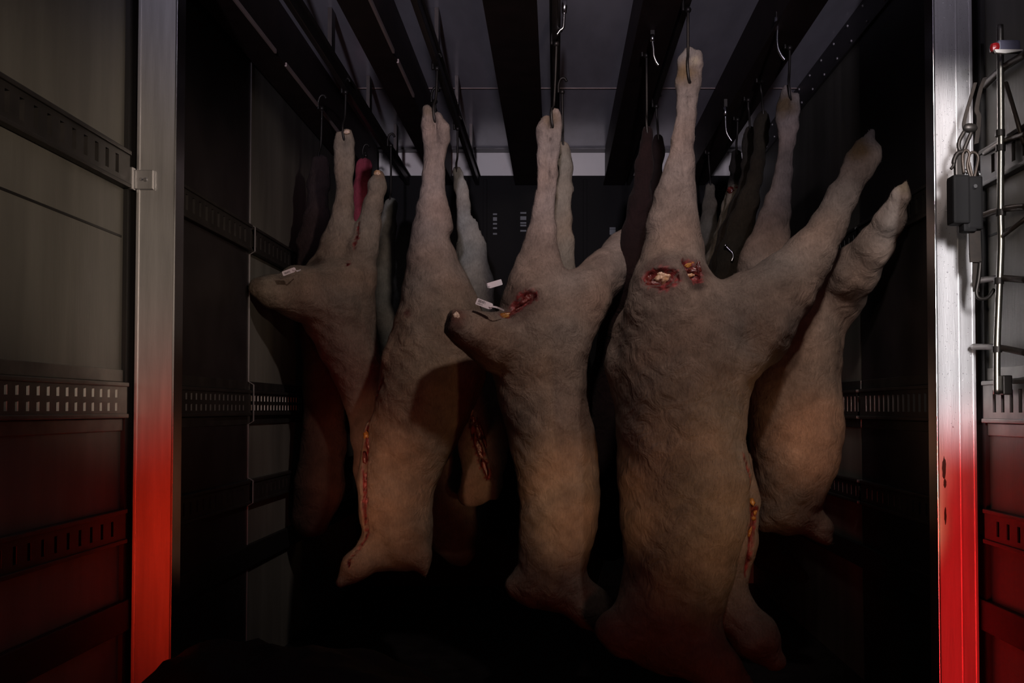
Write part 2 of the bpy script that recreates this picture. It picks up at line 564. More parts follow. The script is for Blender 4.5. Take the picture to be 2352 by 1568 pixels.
# water drops on the right post
bm = bmesh.new()
for i in range(1700):
    u = random.random()
    z = EYE + 1.3 - (random.random() ** 1.5) * 1.35
    x = 1.072 + 0.098 * u
    r = random.choice((0.0008, 0.0010, 0.0014, 0.0018)) * (1.6 if random.random() < 0.05 else 0.85)
    bmesh.ops.create_icosphere(bm, subdivisions=1, radius=r, matrix=Matrix.Translation((x, 2.7805, z)) @ Matrix.Diagonal((1, 0.6, 1.25, 1)))
wd = obj('water_drops', bm, M['water'], pr, smooth=True)
tag(wd, kind='stuff')
# dark stain down the right post
for (px, py, w_, h_) in ((2169, 1075, 0.006, 0.030), (2171, 1110, 0.004, 0.012), (2172, 1185, 0.003, 0.022)):
    p = at(px, py, 2.778)
    bm = bmesh.new()
    bmesh.ops.create_circle(bm, cap_ends=True, segments=16, radius=1.0)
    for v in bm.verts:
        v.co = Vector((p.x + v.co.x * w_ * (0.8 + 0.4 * random.random()), 2.7795, p.z + v.co.y * h_ * (0.8 + 0.4 * random.random())))
    r_ = bmesh.ops.extrude_face_region(bm, geom=list(bm.faces))
    bmesh.ops.translate(bm, verts=[v for v in r_['geom'] if isinstance(v, bmesh.types.BMVert)], vec=(0, 0.0008, 0))
    obj('grease_smear', bm, M['dark_steel'], pr)

# ---------------------------------------------------------------- overhead beams and hanging rails
BEAMS = [(-1.175, -1.055, 'first from the left wall, with a gap in its pale lower lip'),
         (-0.72, -0.61, 'second from the left wall, pale broken lower lip'),
         (-0.24, -0.06, 'broad, straight ahead in the middle of the ceiling'),
         (0.29, 0.42, 'above the large right-centre carcass'),
         (0.775, 0.90, 'nearest the right wall, empty bright hooks on its side')]
HB = EYE + 1.345
for k, (x0, x1, txt) in enumerate(BEAMS):
    root = empty('ceiling_beam', ((x0 + x1) / 2, 4.4, HB), 'dark brown overhead beam ' + txt, 'beam', 'dark beams running along the ceiling')
    xm = (x0 + x1) / 2
    obj('web', newbox(x0 + 0.012, x1 - 0.012, 2.9, YB - 0.11, HB + 0.012, CEIL - 0.001), M['beam'], root)
    obj('bottom_flange', newbox(x0, x1, 2.9, YB - 0.11, HB, HB + 0.014, bev=0.003), M['beam'], root)
    if k < 2:
        for (ya, yb) in ((2.9, 3.72), (3.86, 5.1) if k == 0 else (3.82, 4.25)):
            obj('lip', newbox(x1 - 0.004, x1 + 0.005, ya, yb, HB - 0.004, HB + 0.012, bev=0.002), M['lip'], root)  # pale colour stands in for the highlight along the beam's lower edge
HANG = [(-0.885, 'left'), (-0.466, 'centre left'), (0.0, 'centre'), (0.440, 'centre right')]
for k, (x, txt) in enumerate(HANG):
    root = empty('hanging_rail', (x, 4.4, HB), 'narrow dark steel rail hung under the ceiling carrying the %s carcass hooks' % txt, 'rail', 'steel rails carrying the meat hooks')
    obj('rail_bar', newbox(x - 0.011, x + 0.011, 2.9, YB - 0.11, HB + 0.0, HB + 0.05, bev=0.003), M['hangrail'], root)
    obj('top_lip', newbox(x - 0.02, x + 0.02, 2.9, YB - 0.11, HB + 0.05, HB + 0.058), M['hangrail'], root)
    for y in (3.1, 3.9, 4.7, 5.5):
        obj('hanger', newbox(x - 0.008, x + 0.008, y - 0.03, y + 0.03, HB + 0.05, CEIL - 0.001), M['hangrail'], root)


# ---------------------------------------------------------------- implicit bodies
def smin(a, b, k):
    h = np.clip(0.5 + 0.5 * (b - a) / k, 0, 1)
    return b + (a - b) * h - k * h * (1 - h)


def seg_sdf(P, a, b, ra, rb, ys):
    s = np.array((1, 1 / ys, 1))
    a_, b_ = a * s, b * s
    p = P * s
    ba = b_ - a_
    L = max(float(ba @ ba), 1e-9)
    pa = p - a_
    t = np.clip((pa @ ba) / L, 0, 1)
    d = np.linalg.norm(pa - t[..., None] * ba, axis=-1)
    return d - (ra + (rb - ra) * t)


BODY = {}


class Body:
    def __init__(self, chains, h, k=0.03, cuts=(), planes=()):
        """chains/cuts: list of dict(pts=[(vec, r)], ys, k)"""
        allp = np.array([list(v) for c in chains for v, r in c['pts']])
        allr = max(r for c in chains for v, r in c['pts'])
        self.lo = allp.min(0) - allr * 1.25 - 3 * h
        hi = allp.max(0) + allr * 1.25 + 3 * h
        n = np.ceil((hi - self.lo) / h).astype(int) + 1
        self.n, self.h = n, h
        self.D = np.full(n, 0.3)
        for c in chains:
            self._add(c, k)
        gx, gy, gz = np.meshgrid(*[self.lo[i] + h * np.arange(n[i]) for i in range(3)], indexing='ij')
        # soft muscle and fold relief
        nz = (np.sin(gx * 31 + 2.1 * np.sin(gz * 13)) * np.sin(gz * 23 + 1.7 * np.sin(gx * 17 + gy * 11)) +
              0.6 * np.sin(gx * 61 + gz * 37) * np.sin(gz * 53 - gy * 41))
        self.D += 0.0034 * nz
        for pt, nrm in planes:
            d = (gx - pt[0]) * nrm[0] + (gy - pt[1]) * nrm[1] + (gz - pt[2]) * nrm[2]
            near = (gx - pt[0]) ** 2 + (gy - pt[1]) ** 2 + (gz - pt[2]) ** 2 < 0.16 ** 2
            self.D = np.where(near, np.maximum(self.D, d), self.D)
        self.cutD = np.full(n, 0.3)
        slit = np.full(n, 0.3)
        for c in cuts:
            if 'surf' in c:
                c['pts'] = [(self.hit(q[0], q[1], q[3] if len(q) > 3 else 0.0), q[2] * c['Y'] / F) for q in c['surf']]
            self._add(c, 0.006, slit if c.get('dry') else self.cutD)
        if cuts:
            self.D = np.maximum(np.maximum(self.D, -(self.cutD + 0.0015 * nz)), -slit)

    def hit(self, px, py, inset=0.0):
        """point where the line of sight through px, py meets the body"""
        ys = np.arange(self.lo[1], self.lo[1] + self.h * self.n[1], self.h * 0.4)
        d = at(px, py, 1.0) - Vector((0, 0, EYE))
        d = np.array(d)
        P = np.array([0, 0, EYE])[None] + ys[:, None] * d[None]
        i = np.round((P - self.lo) / self.h).astype(int)
        ok = np.all((i >= 0) & (i < self.n), axis=1)
        v = np.where(ok, self.D[tuple(np.clip(i, 0, self.n - 1).T)], 1.0)
        k = np.argmax(v < 0) if np.any(v < 0) else int(np.argmin(v))
        y = ys[k] + inset
        return Vector(np.array([0, 0, EYE]) + y * d)

    def _add(self, c, k, D=None):
        D = self.D if D is None else D
        k = c.get('k', k)
        ys = c.get('ys', 1.0)
        pts = c['pts']
        if len(pts) == 1:
            pts = pts * 2
        for (a, ra), (b, rb) in zip(pts, pts[1:]):
            a_, b_ = np.array(a), np.array(b)
            m = max(ra, rb) * max(1, ys) + k + 0.03
            i0 = np.maximum(((np.minimum(a_, b_) - m - self.lo) / self.h).astype(int), 0)
            i1 = np.minimum(((np.maximum(a_, b_) + m - self.lo) / self.h).astype(int) + 2, self.n)
            if np.any(i1 <= i0):
                continue
            g = np.stack(np.meshgrid(*[self.lo[i] + self.h * np.arange(i0[i], i1[i]) for i in range(3)], indexing='ij'), -1)
            d = seg_sdf(g, a_, b_, ra, rb, ys)
            sl = tuple(slice(i0[i], i1[i]) for i in range(3))
            D[sl] = smin(D[sl], d, k)

    def mesh(self):
        D, h = self.D, self.h
        ins = D < 0
        n = self.n
        c = [slice(0, -1), slice(1, None)]
        corner = {}
        cnt = np.zeros(n - 1, dtype=np.int8)
        for i in (0, 1):
            for j in (0, 1):
                for k in (0, 1):
                    corner[i, j, k] = D[c[i], c[j], c[k]]
                    cnt += ins[c[i], c[j], c[k]]
        act = (cnt > 0) & (cnt < 8)
        idx = np.argwhere(act)
        ids = np.full(n - 1, -1, dtype=np.int64)
        ids[act] = np.arange(len(idx))
        acc = np.zeros((len(idx), 3))
        num = np.zeros(len(idx))
        for ax in range(3):
            for u in (0, 1):
                for v in (0, 1):
                    k0, k1 = [0, 0, 0], [0, 0, 0]
                    o = [q for q in range(3) if q != ax]
                    k0[o[0]] = k1[o[0]] = u
                    k0[o[1]] = k1[o[1]] = v
                    k1[ax] = 1
                    d0 = corner[tuple(k0)][act]
                    d1 = corner[tuple(k1)][act]
                    x = (d0 < 0) != (d1 < 0)
                    t = np.where(x, d0 / np.where(d0 == d1, 1, d0 - d1), 0)
                    p = np.array(k0, float)[None] + np.zeros((len(idx), 3))
                    p[:, ax] += t
                    acc += np.where(x[:, None], p, 0)
                    num += x
        verts = (idx + acc / num[:, None]) * h + self.lo
        faces = []
        for ax in range(3):
            o = [q for q in range(3) if q != ax]
            sl0 = [slice(None)] * 3
            sl1 = [slice(None)] * 3
            sl0[ax], sl1[ax] = slice(0, -1), slice(1, None)
            a, b = ins[tuple(sl0)], ins[tuple(sl1)]
            e = np.argwhere(a != b)
            ok = np.all(e[:, o] > 0, axis=1) & np.all(e[:, o] < (n[o] - 1), axis=1)
            e = e[ok]
            q = []
            for du, dv in ((1, 1), (0, 1), (0, 0), (1, 0)):
                ee = e.copy()
                ee[:, o[0]] -= du
                ee[:, o[1]] -= dv
                q.append(ids[tuple(ee.T)])
            q = np.stack(q, 1)
            flip = a[tuple(e.T)]
            if ax == 1:
                flip = ~flip
            q[~flip] = q[~flip][:, ::-1]
            faces.append(q)
        faces = np.concatenate(faces)
        faces = faces[np.all(faces >= 0, axis=1)]
        # cut mask at the vertices
        iv = np.clip(np.round((verts - self.lo) / h).astype(int), 0, n - 1)
        meat = np.clip((0.006 - self.cutD[tuple(iv.T)]) / 0.006, 0, 1)
        return verts, faces, meat


def mesh_from(name, verts, faces, col, meat, m, smooth=True):
    me = bpy.data.meshes.new(name)
    k = faces.shape[1]
    me.vertices.add(len(verts))
    me.vertices.foreach_set('co', verts.astype(np.float32).ravel())
    me.loops.add(len(faces) * k)
    me.loops.foreach_set('vertex_index', faces.astype(np.int32).ravel())
    me.polygons.add(len(faces))
    me.polygons.foreach_set('loop_start', np.arange(0, len(faces) * k, k, dtype=np.int32))
    me.polygons.foreach_set('loop_total', np.full(len(faces), k, dtype=np.int32))
    me.polygons.foreach_set('use_smooth', np.full(len(faces), smooth))
    a = me.attributes.new('Col', 'FLOAT_COLOR', 'POINT')
    a.data.foreach_set('color', np.concatenate([col, np.ones((len(col), 1))], 1).astype(np.float32).ravel())
    b = me.attributes.new('meat', 'FLOAT', 'POINT')
    b.data.foreach_set('value', meat.astype(np.float32))
    me.update()
    me.validate()
    me.materials.append(m)
    return me


def vnoise(P, f, seed=0.0):
    x, y, z = P[:, 0] * f + seed, P[:, 1] * f + seed * 1.7, P[:, 2] * f - seed
    return (np.sin(x + 1.9 * np.sin(0.7 * z + y)) * np.sin(z * 1.1 + 1.3 * np.sin(x * 0.8)) +
            0.5 * np.sin(2.3 * x - 1.7 * z + seed) * np.sin(2.1 * z + 1.1 * y + 0.6 * x)) / 1.5


def fur_color(P, base, pale, zt, zb, seed, dark_amt=0.35):
    """hide colour by place on the animal: paler shins, darker blotched trunk"""
    t = np.clip((P[:, 2] - zb) / (zt - zb), 0, 1)[:, None]
    c = np.array(base)[None] * (1 - t) + np.array(pale)[None] * t
    n1 = vnoise(P, 14, seed)[:, None]
    n2 = vnoise(P, 37, seed + 3)[:, None]
    n3 = vnoise(P, 95, seed + 5)[:, None]
    c = c * (1 + dark_amt * 0.6 * n1 + 0.16 * n2 + 0.10 * n3)
    warm = vnoise(P, 9, seed + 8)[:, None] * 0.12
    c = c * (1 + warm * np.array([[0.9, 0.0, -0.6]]))
    return np.clip(c, 0.004, 1)


def P3(pts, Y):
    """[(px, py, r_px[, dY])] -> [(vec, r)]"""
    out = []
    for q in pts:
        y = Y + (q[3] if len(q) > 3 else 0)
        out.append((at(q[0], q[1], y), q[2] * y / F))
    return out


def carcass(label, Y, chains, base=(0.20, 0.155, 0.125), pale=(0.36, 0.30, 0.26), h=0.010, blades=40000, cuts=(), planes=(), blade_len=0.012,
        group='furred deer carcasses hanging by a hind leg', seed=1.0, zt=None, zb=None, k=0.035, spots=()):
    ch = [dict(pts=P3(c['p'], Y), ys=c.get('ys', 1.0), **({'k': c['k']} if 'k' in c else {})) for c in chains]
    ct = [dict(surf=c['s'], Y=Y, dry=c.get('dry')) if 's' in c else dict(pts=P3(c['p'], Y), ys=c.get('ys', 1.0)) for c in cuts]
    b = Body(ch, h, k, ct, planes)
    verts, faces, meat = b.mesh()
    top = verts[:, 2].max()
    zt = EYE + 0.75 if zt is None else zt
    zb = EYE + 0.15 if zb is None else zb
    col = fur_color(verts, base, pale, zt, zb, seed)
    for (px, py, r_, c_, f_) in spots:
        q = np.array(b.hit(px, py))
        d = np.linalg.norm((verts - q) * np.array((1, 0.6, 1)), axis=1) / (r_ * Y / F) + 0.25 * vnoise(verts, 60, seed)
        t = (np.clip(1.5 - d, 0, 1) * f_)[:, None]
        col = col * (1 - t) + np.array(c_)[None] * t
    root = empty('deer_carcass', at(*[chains[0]['p'][0][q] for q in (0, 1)], Y), label, 'carcass', group)
    BODY[root.name] = b
    me = mesh_from('body', verts, faces, col, meat, M['fur'])
    body = link('body', me, root)
    # hair as short blades lying over the hide
    p0, p1, p2, p3 = (verts[faces[:, q]] for q in range(4))
    nn = np.cross(p2 - p0, p3 - p1)
    ar = np.linalg.norm(nn, axis=1)
    nn = nn / np.maximum(ar, 1e-12)[:, None]
    cen = (p0 + p1 + p2 + p3) / 4
    okf = (meat[faces].max(1) < 0.05) & (nn[:, 1] < 0.35)
    pr_ = np.where(okf, ar, 0)
    pick = RNG.choice(len(faces), size=blades, p=pr_ / pr_.sum())
    u, v = RNG.random((2, blades, 1))
    pos = (p0[pick] * (1 - u) + p1[pick] * u) * (1 - v) + (p3[pick] * (1 - u) + p2[pick] * u) * v
    nrm = nn[pick]
    flow = np.array([0.0, -0.1, 1.0])[None] + 0.55 * RNG.normal(size=(blades, 3)) + 0.5 * np.stack([vnoise(pos, 19, seed), vnoise(pos, 23, seed + 2), vnoise(pos, 17, seed + 4)], 1)
    flow -= nrm * (flow * nrm).sum(1, keepdims=True)
    flow /= np.linalg.norm(flow, axis=1, keepdims=True)
    L = blade_len * (0.6 + 0.8 * RNG.random((blades, 1)))
    # shorter hair on the legs
    L *= np.clip(1.15 - 0.55 * (pos[:, 2:3] - (EYE + 0.1)), 0.45, 1.1)
    tip = pos + flow * L * 0.92 + nrm * L * (0.10 + 0.16 * RNG.random((blades, 1)))
    side = np.cross(flow, nrm) * 0.0006
    pos = pos - nrm * 0.001
    V = np.stack([pos - side, pos + side, tip], 1).reshape(-1, 3)
    Fc = np.arange(blades * 3).reshape(-1, 3)
    bc = col[faces[pick, 0]] * (0.88 + 0.24 * RNG.random((blades, 1)))
    bc3 = np.repeat(bc, 3, 0)
    bm_ = mesh_from('fur', V, Fc, bc3, np.zeros(len(V)), M['blade'], smooth=False)
    # shade the blades like the hide they lie on
    nv = np.repeat(nrm + 0.10 * RNG.normal(size=nrm.shape), 3, 0)
    nv /= np.linalg.norm(nv, axis=1, keepdims=True)
    bm_.polygons.foreach_set('use_smooth', np.ones(len(Fc), dtype=bool))
    bm_.normals_split_custom_set_from_vertices([tuple(q) for q in nv])
    fo = link('fur', bm_, root)
    tag(fo, kind='stuff')
    return root


def blob(name, parent, px, py, rx, ry, m, seed, depth=0.5, rough=0.28, label=None, rot=0.0, sub=4, inset=0.0):
    """small irregular lump of flesh, bone or fat lying on the hide"""
    c = BODY[parent.name].hit(px, py, inset)
    s = c.y / F
    bm = bmesh.new()
    bmesh.ops.create_icosphere(bm, subdivisions=sub, radius=1.0)
    pts = np.array([v.co[:] for v in bm.verts])
    d = 1 + rough * vnoise(pts, 2.6, seed) + rough * 0.5 * vnoise(pts, 6.1, seed + 2) + rough * 0.25 * vnoise(pts, 13, seed + 5)
    ca, sa = math.cos(rot), math.sin(rot)
    for v, q, dd in zip(bm.verts, pts, d):
        x, y, z = q * dd
        x, z = x * rx * s, z * ry * s
        v.co = c + Vector((x * ca - z * sa, y * depth * min(rx, ry) * s, x * sa + z * ca))
    o = obj(name, bm, m, parent, smooth=True)
    if label:
        o['label'] = label
    return o


# ---------------------------------------------------------------- main carcasses
GP = 'furred deer carcasses hanging by a hind leg'
# large carcass right of the middle
Y4 = 3.30
c4 = carcass('largest furred carcass right of centre with two raw wounds at its rump', Y4, [
    dict(p=[(1604, 124, 12), (1601, 150, 15), (1595, 200, 15), (1588, 260, 13), (1580, 320, 16), (1572, 390, 24), (1562, 440, 36), (1556, 500, 50), (1552, 560, 60), (1548, 620, 66)], k=0.012),
    dict(p=[(1584, 116, 10), (1570, 140, 15), (1568, 190, 16), (1568, 250, 15), (1562, 320, 19), (1552, 390, 26), (1540, 450, 38), (1540, 520, 56), (1545, 600, 66)], k=0.012),
    dict(p=[(1545, 600, 66), (1540, 660, 84, -0.02), (1560, 740, 125, -0.02), (1570, 820, 150), (1565, 900, 146), (1562, 1000, 138), (1572, 1100, 142), (1568, 1200, 134), (1560, 1300, 118), (1545, 1380, 106), (1535, 1430, 100), (1520, 1470, 70)], k=0.05),
    dict(p=[(1525, 650, 62, -0.12), (1520, 700, 66, -0.10), (1540, 780, 110, -0.04)], k=0.05),
    dict(p=[(2004, 303, 8), (1982, 333, 17), (1958, 364, 17), (1942, 384, 10)], k=0.008, ys=0.7),
    dict(p=[(2013, 342, 8), (1998, 366, 15), (1974, 396, 20), (1935, 450, 28), (1900, 522, 36), (1855, 594, 52), (1795, 666, 72), (1715, 740, 104), (1620, 800, 125)], k=0.05),
    dict(p=[(1780, 700, 52), (1742, 755, 54, -0.04), (1700, 820, 56, -0.08), (1650, 870, 56, -0.10), (1580, 900, 46, -0.09)], k=0.022),
    dict(p=[(1440, 760, 30, 0.02), (1430, 830, 34, 0.02), (1445, 900, 34, 0.02)], k=0.05),
    dict(p=[(1545, 1400, 88), (1590, 1470, 62, -0.05), (1652, 1540, 48, -0.08), (1712, 1610, 38, -0.08)], k=0.04),
    dict(p=[(1530, 1380, 90), (1480, 1430, 66, -0.03), (1430, 1450, 40, -0.05), (1392, 1444, 22, -0.06)], k=0.07),
    dict(p=[(1480, 1440, 46, -0.04), (1540, 1480, 46, -0.06), (1610, 1510, 46, -0.07)], k=0.06),
    dict(p=[(1690, 1060, 36, 0.10), (1700, 1150, 42, 0.12), (1690, 1250, 46, 0.14), (1668, 1340, 44, 0.14), (1680, 1400, 50, 0.14), (1735, 1460, 52, 0.12), (1778, 1515, 26, 0.12)], k=0.03),
], cuts=[
    dict(s=[(1570, 200, 3, 0.004), (1582, 196, 5, 0.004), (1590, 186, 4, 0.004)], dry=1),
    dict(s=[(1582, 225, 3.5), (1577, 300, 3.5), (1572, 380, 3), (1566, 460, 2)], dry=1),
    dict(s=[(1592, 240, 1.5), (1588, 320, 1.5)], dry=1),
    dict(s=[(1712, 1050, 4), (1728, 1110, 10), (1736, 1180, 12), (1726, 1250, 8), (1712, 1320, 5)]),
    dict(s=[(1494, 638, 18), (1522, 638, 25), (1546, 632, 17)]),
    dict(s=[(1582, 612, 20), (1596, 630, 21)]),
], base=(0.19, 0.15, 0.12), pale=(0.175, 0.142, 0.124), seed=1.3, blades=60000, spots=[(1572, 165, 24, (0.12, 0.075, 0.03), 0.8), (1596, 140, 10, (0.4, 0.34, 0.24), 0.6), (1968, 342, 26, (0.12, 0.075, 0.03), 0.85), (1520, 638, 44, (0.05, 0.018, 0.016), 0.75), (1592, 628, 32, (0.05, 0.016, 0.014), 0.8), (1600, 655, 18, (0.03, 0.02, 0.018), 0.8), (1760, 770, 40, (0.24, 0.16, 0.11), 0.5)])
blob('bone', c4, 1522, 637, 17, 15, M['bone'], 2.0, depth=0.9, label='pale cut bone end in the left wound', inset=-0.002)
blob('meat', c4, 1492, 640, 11, 13, M['meat'], 3.0, inset=-0.004)
blob('meat', c4, 1541, 628, 8, 17, M['meat'], 3.7, rot=-0.2, inset=0.0)
blob('meat', c4, 1515, 652, 26, 8, M['meat'], 5.5, inset=0.004)
blob('fat', c4, 1580, 607, 14, 8, M['fat'], 4.0, rot=0.35, label='amber fat at the top of the right wound', inset=-0.004)
blob('meat', c4, 1592, 623, 15, 8, M['meat'], 6.0, rot=-0.1, inset=-0.002)
blob('meat', c4, 1604, 620, 7, 18, M['meat'], 7.0, inset=-0.002)
blob('bone', c4, 1586, 632, 9, 4, M['bone'], 8.0, rot=0.1, inset=-0.006)
for k, (px, py, rx, ry, rot) in enumerate(((1728, 1152, 5, 9, 0.4), (1735, 1172, 4, 12, -0.2), (1731, 1190, 5, 5, 0), (1722, 1222, 4, 12, -0.3))):
    blob('fat', c4, px, py, rx, ry, M['fat'], 9 + k, rot=rot, sub=3, label='amber fat shining in the belly opening', inset=-0.006)

# middle carcass with a tag
Y3 = 3.60
c3 = carcass('furred carcass in the middle with a long orange-edged rump wound and a tag on it', Y3, [
    dict(p=[(1276, 258, 12), (1277, 290, 13), (1275, 340, 11), (1268, 400, 12), (1262, 460, 15), (1256, 520, 22), (1250, 580, 34), (1248, 630, 46)], k=0.010),
    dict(p=[(1256, 278, 14), (1248, 300, 17), (1247, 350, 13), (1247, 420, 13), (1240, 480, 15), (1230, 540, 22), (1222, 600, 34), (1222, 640, 44)], k=0.010),
    dict(p=[(1235, 630, 50), (1235, 690, 76), (1240, 760, 95), (1240, 840, 98), (1248, 920, 92), (1264, 990, 90), (1278, 1060, 88), (1286, 1130, 84), (1284, 1200, 80), (1272, 1270, 74), (1262, 1330, 66)], k=0.05),
    dict(p=[(1480, 520, 32, 0.26), (1432, 580, 42, 0.20), (1385, 630, 48, 0.10), (1330, 690, 66, 0.02), (1275, 760, 92)], k=0.04),
    dict(p=[(1042, 742, 34, -0.22), (1080, 758, 42, -0.17), (1140, 785, 62, -0.09), (1215, 810, 90)], k=0.04),
    dict(p=[(1262, 1330, 66), (1220, 1345, 44), (1190, 1345, 26)], k=0.04),
    dict(p=[(1290, 1340, 50), (1350, 1390, 44), (1420, 1450, 34), (1460, 1480, 26)], k=0.04),
], cuts=[
    dict(s=[(1267, 268, 4, 0.004), (1263, 290, 5, 0.004), (1259, 302, 3, 0.003)], dry=1),
    dict(s=[(1262, 320, 3.5), (1258, 400, 3.5), (1252, 470, 4), (1248, 540, 4), (1246, 600, 2.5)], dry=1),
    dict(s=[(1270, 410, 2), (1262, 500, 2.5), (1258, 580, 2)], dry=1),
    dict(s=[(1160, 722, 13, 0.0), (1185, 700, 15), (1205, 686, 15), (1222, 678, 12)]),
], base=(0.20, 0.155, 0.12), pale=(0.26, 0.21, 0.185), seed=2.9, blades=50000, spots=[(1262, 275, 20, (0.12, 0.075, 0.03), 0.5), (1048, 728, 22, (0.10, 0.03, 0.02), 0.7), (1025, 745, 26, (0.04, 0.01, 0.01), 0.85), (1190, 700, 44, (0.05, 0.018, 0.014), 0.7)],
    planes=[(at(1030, 730, Y3 - 0.22), Vector((-0.9, -0.35, 0.25)).normalized())])
blob('bone', c3, 1048, 726, 8, 9, M['bone'], 12.0, label='cut bone in the stump', inset=-0.004)
blob('fat', c3, 1156, 726, 15, 7, M['fat'], 13.0, rot=0.3, label='amber edge of the rump wound', inset=-0.004)
blob('meat', c3, 1178, 704, 20, 6, M['meat'], 14.0, rot=0.75, inset=-0.003)
blob('meat', c3, 1202, 694, 18, 5, M['meat'], 15.0, rot=0.6, inset=-0.003)
blob('meat', c3, 1216, 682, 12, 7, M['meat'], 16.0, rot=0.3, inset=-0.002)
blob('meat', c3, 1184, 716, 22, 5, M['meat'], 17.0, rot=0.6, inset=-0.002)

# carcass left of the middle, seen along its flank with the belly cut at its left edge
Y2 = 3.85
c2 = carcass('furred carcass left of centre with a ragged belly cut along its left edge', Y2, [
    dict(p=[(981, 253, 13), (984, 290, 16), (988, 340, 17), (986, 400, 16), (984, 440, 20), (984, 480, 28), (986, 530, 40), (990, 590, 56), (1000, 650, 70), (1010, 720, 84)], k=0.010),
    dict(p=[(1005, 266, 10), (1016, 295, 16), (1018, 322, 16), (1010, 360, 14), (1008, 420, 15), (1006, 460, 22), (1010, 520, 30)], k=0.010),
    dict(p=[(1010, 700, 80), (1010, 770, 100), (1000, 830, 108), (985, 890, 106), (962, 960, 98), (935, 1030, 88), (915, 1100, 80), (908, 1160, 75), (915, 1220, 72), (920, 1250, 62)], k=0.05),
    dict(p=[(1060, 760, 50, 0.02), (1066, 850, 34, 0.02), (1050, 900, 30, 0.02)], k=0.05),
    dict(p=[(905, 1225, 52), (862, 1266, 40, -0.05), (818, 1302, 30, -0.1), (782, 1338, 13, -0.14)], k=0.035),
    dict(p=[(940, 1240, 48), (966, 1280, 24, -0.04), (977, 1318, 6, -0.05)], k=0.03),
    dict(p=[(925, 790, 26, -0.05), (905, 812, 20, -0.07), (890, 830, 10, -0.08)], k=0.03),
    dict(p=[(872, 1000, 34, -0.02), (866, 1100, 32, -0.02), (872, 1190, 30, -0.02)], k=0.04),
], cuts=[
    dict(s=[(997, 252, 3, 0.004), (998, 280, 4, 0.004), (1001, 300, 2, 0.003)], dry=1),
    dict(s=[(1004, 310, 2), (1003, 360, 2), (1000, 420, 1.5)], dry=1),
    dict(s=[(880, 872, 4, 0.01), (866, 910, 6, 0.01), (852, 950, 8, 0.01), (842, 1010, 10, 0.01), (838, 1080, 10, 0.01), (840, 1150, 10, 0.01), (847, 1215, 7, 0.01)]),
    dict(s=[(846, 1228, 3, 0.01), (825, 1262, 3, 0.005), (800, 1300, 3, 0.0)]),
], base=(0.22, 0.165, 0.115), pale=(0.26, 0.21, 0.185), seed=4.2, blades=50000, spots=[(980, 252, 14, (0.12, 0.075, 0.03), 0.5), (925, 800, 30, (0.30, 0.22, 0.15), 0.5), (936, 720, 10, (0.10, 0.02, 0.02), 0.8)])
for k, (px, py) in enumerate(((845, 1020), (838, 1052), (836, 1090), (840, 1130))):
    blob('meat', c2, px, py, 5, 16, M['meat'], 20 + k, rot=0.08, sub=3, inset=0.0)
blob('fat', c2, 842, 1000, 7, 9, M['fat'], 25.0, label='lump of fat on the cut edge', sub=3, inset=0.0)

# left carcass
Y1 = 4.15
c1 = carcass('furred carcass at left with both hind legs up and its stump towards the wall', Y1, [
    dict(p=[(798, 306, 12), (800, 330, 14), (799, 380, 14), (796, 440, 15), (795, 480, 19), (785, 530, 26), (768, 580, 36), (745, 640, 50)], k=0.012),
    dict(p=[(780, 312, 9), (779, 340, 12), (783, 390, 13), (786, 450, 14), (778, 510, 20), (760, 560, 26)], k=0.012),
    dict(p=[(872, 402, 13), (867, 425, 19), (858, 470, 21), (846, 520, 26), (832, 575, 34), (815, 640, 48), (790, 700, 66)], k=0.025),
    dict(p=[(596, 660, 24, -0.32), (630, 670, 34, -0.26), (690, 672, 58, -0.14), (770, 690, 78, -0.04)], k=0.05),
    dict(p=[(770, 660, 70), (780, 730, 72), (800, 790, 64), (826, 860, 54), (846, 930, 46), (856, 1000, 42), (862, 1080, 44, 0.04), (868, 1150, 40, 0.06)], k=0.05),
], cuts=[
    dict(s=[(792, 312, 3, 0.003), (788, 328, 3, 0.002)], dry=1),
    dict(s=[(790, 345, 2), (792, 400, 2), (790, 470, 2.5), (778, 540, 2.5)], dry=1),
    dict(s=[(800, 610, 2), (815, 560, 3), (826, 510, 3)]),
    dict(s=[(826, 740, 2), (850, 790, 2.5), (874, 830, 2)], dry=1),
], base=(0.16, 0.125, 0.098), pale=(0.25, 0.195, 0.145), seed=5.5, blades=45000, spots=[(725, 602, 16, (0.05, 0.03, 0.02), 0.8), (870, 398, 14, (0.16, 0.08, 0.04), 0.6), (588, 650, 16, (0.05, 0.03, 0.02), 0.5)])
blob('bone', c1, 866, 397, 8, 7, M['bone'], 30.0, label='pale joint at the cut hock', sub=3, inset=-0.004)
blob('bone', c1, 797, 303, 7, 6, M['bone'], 31.0, sub=3, inset=-0.004)

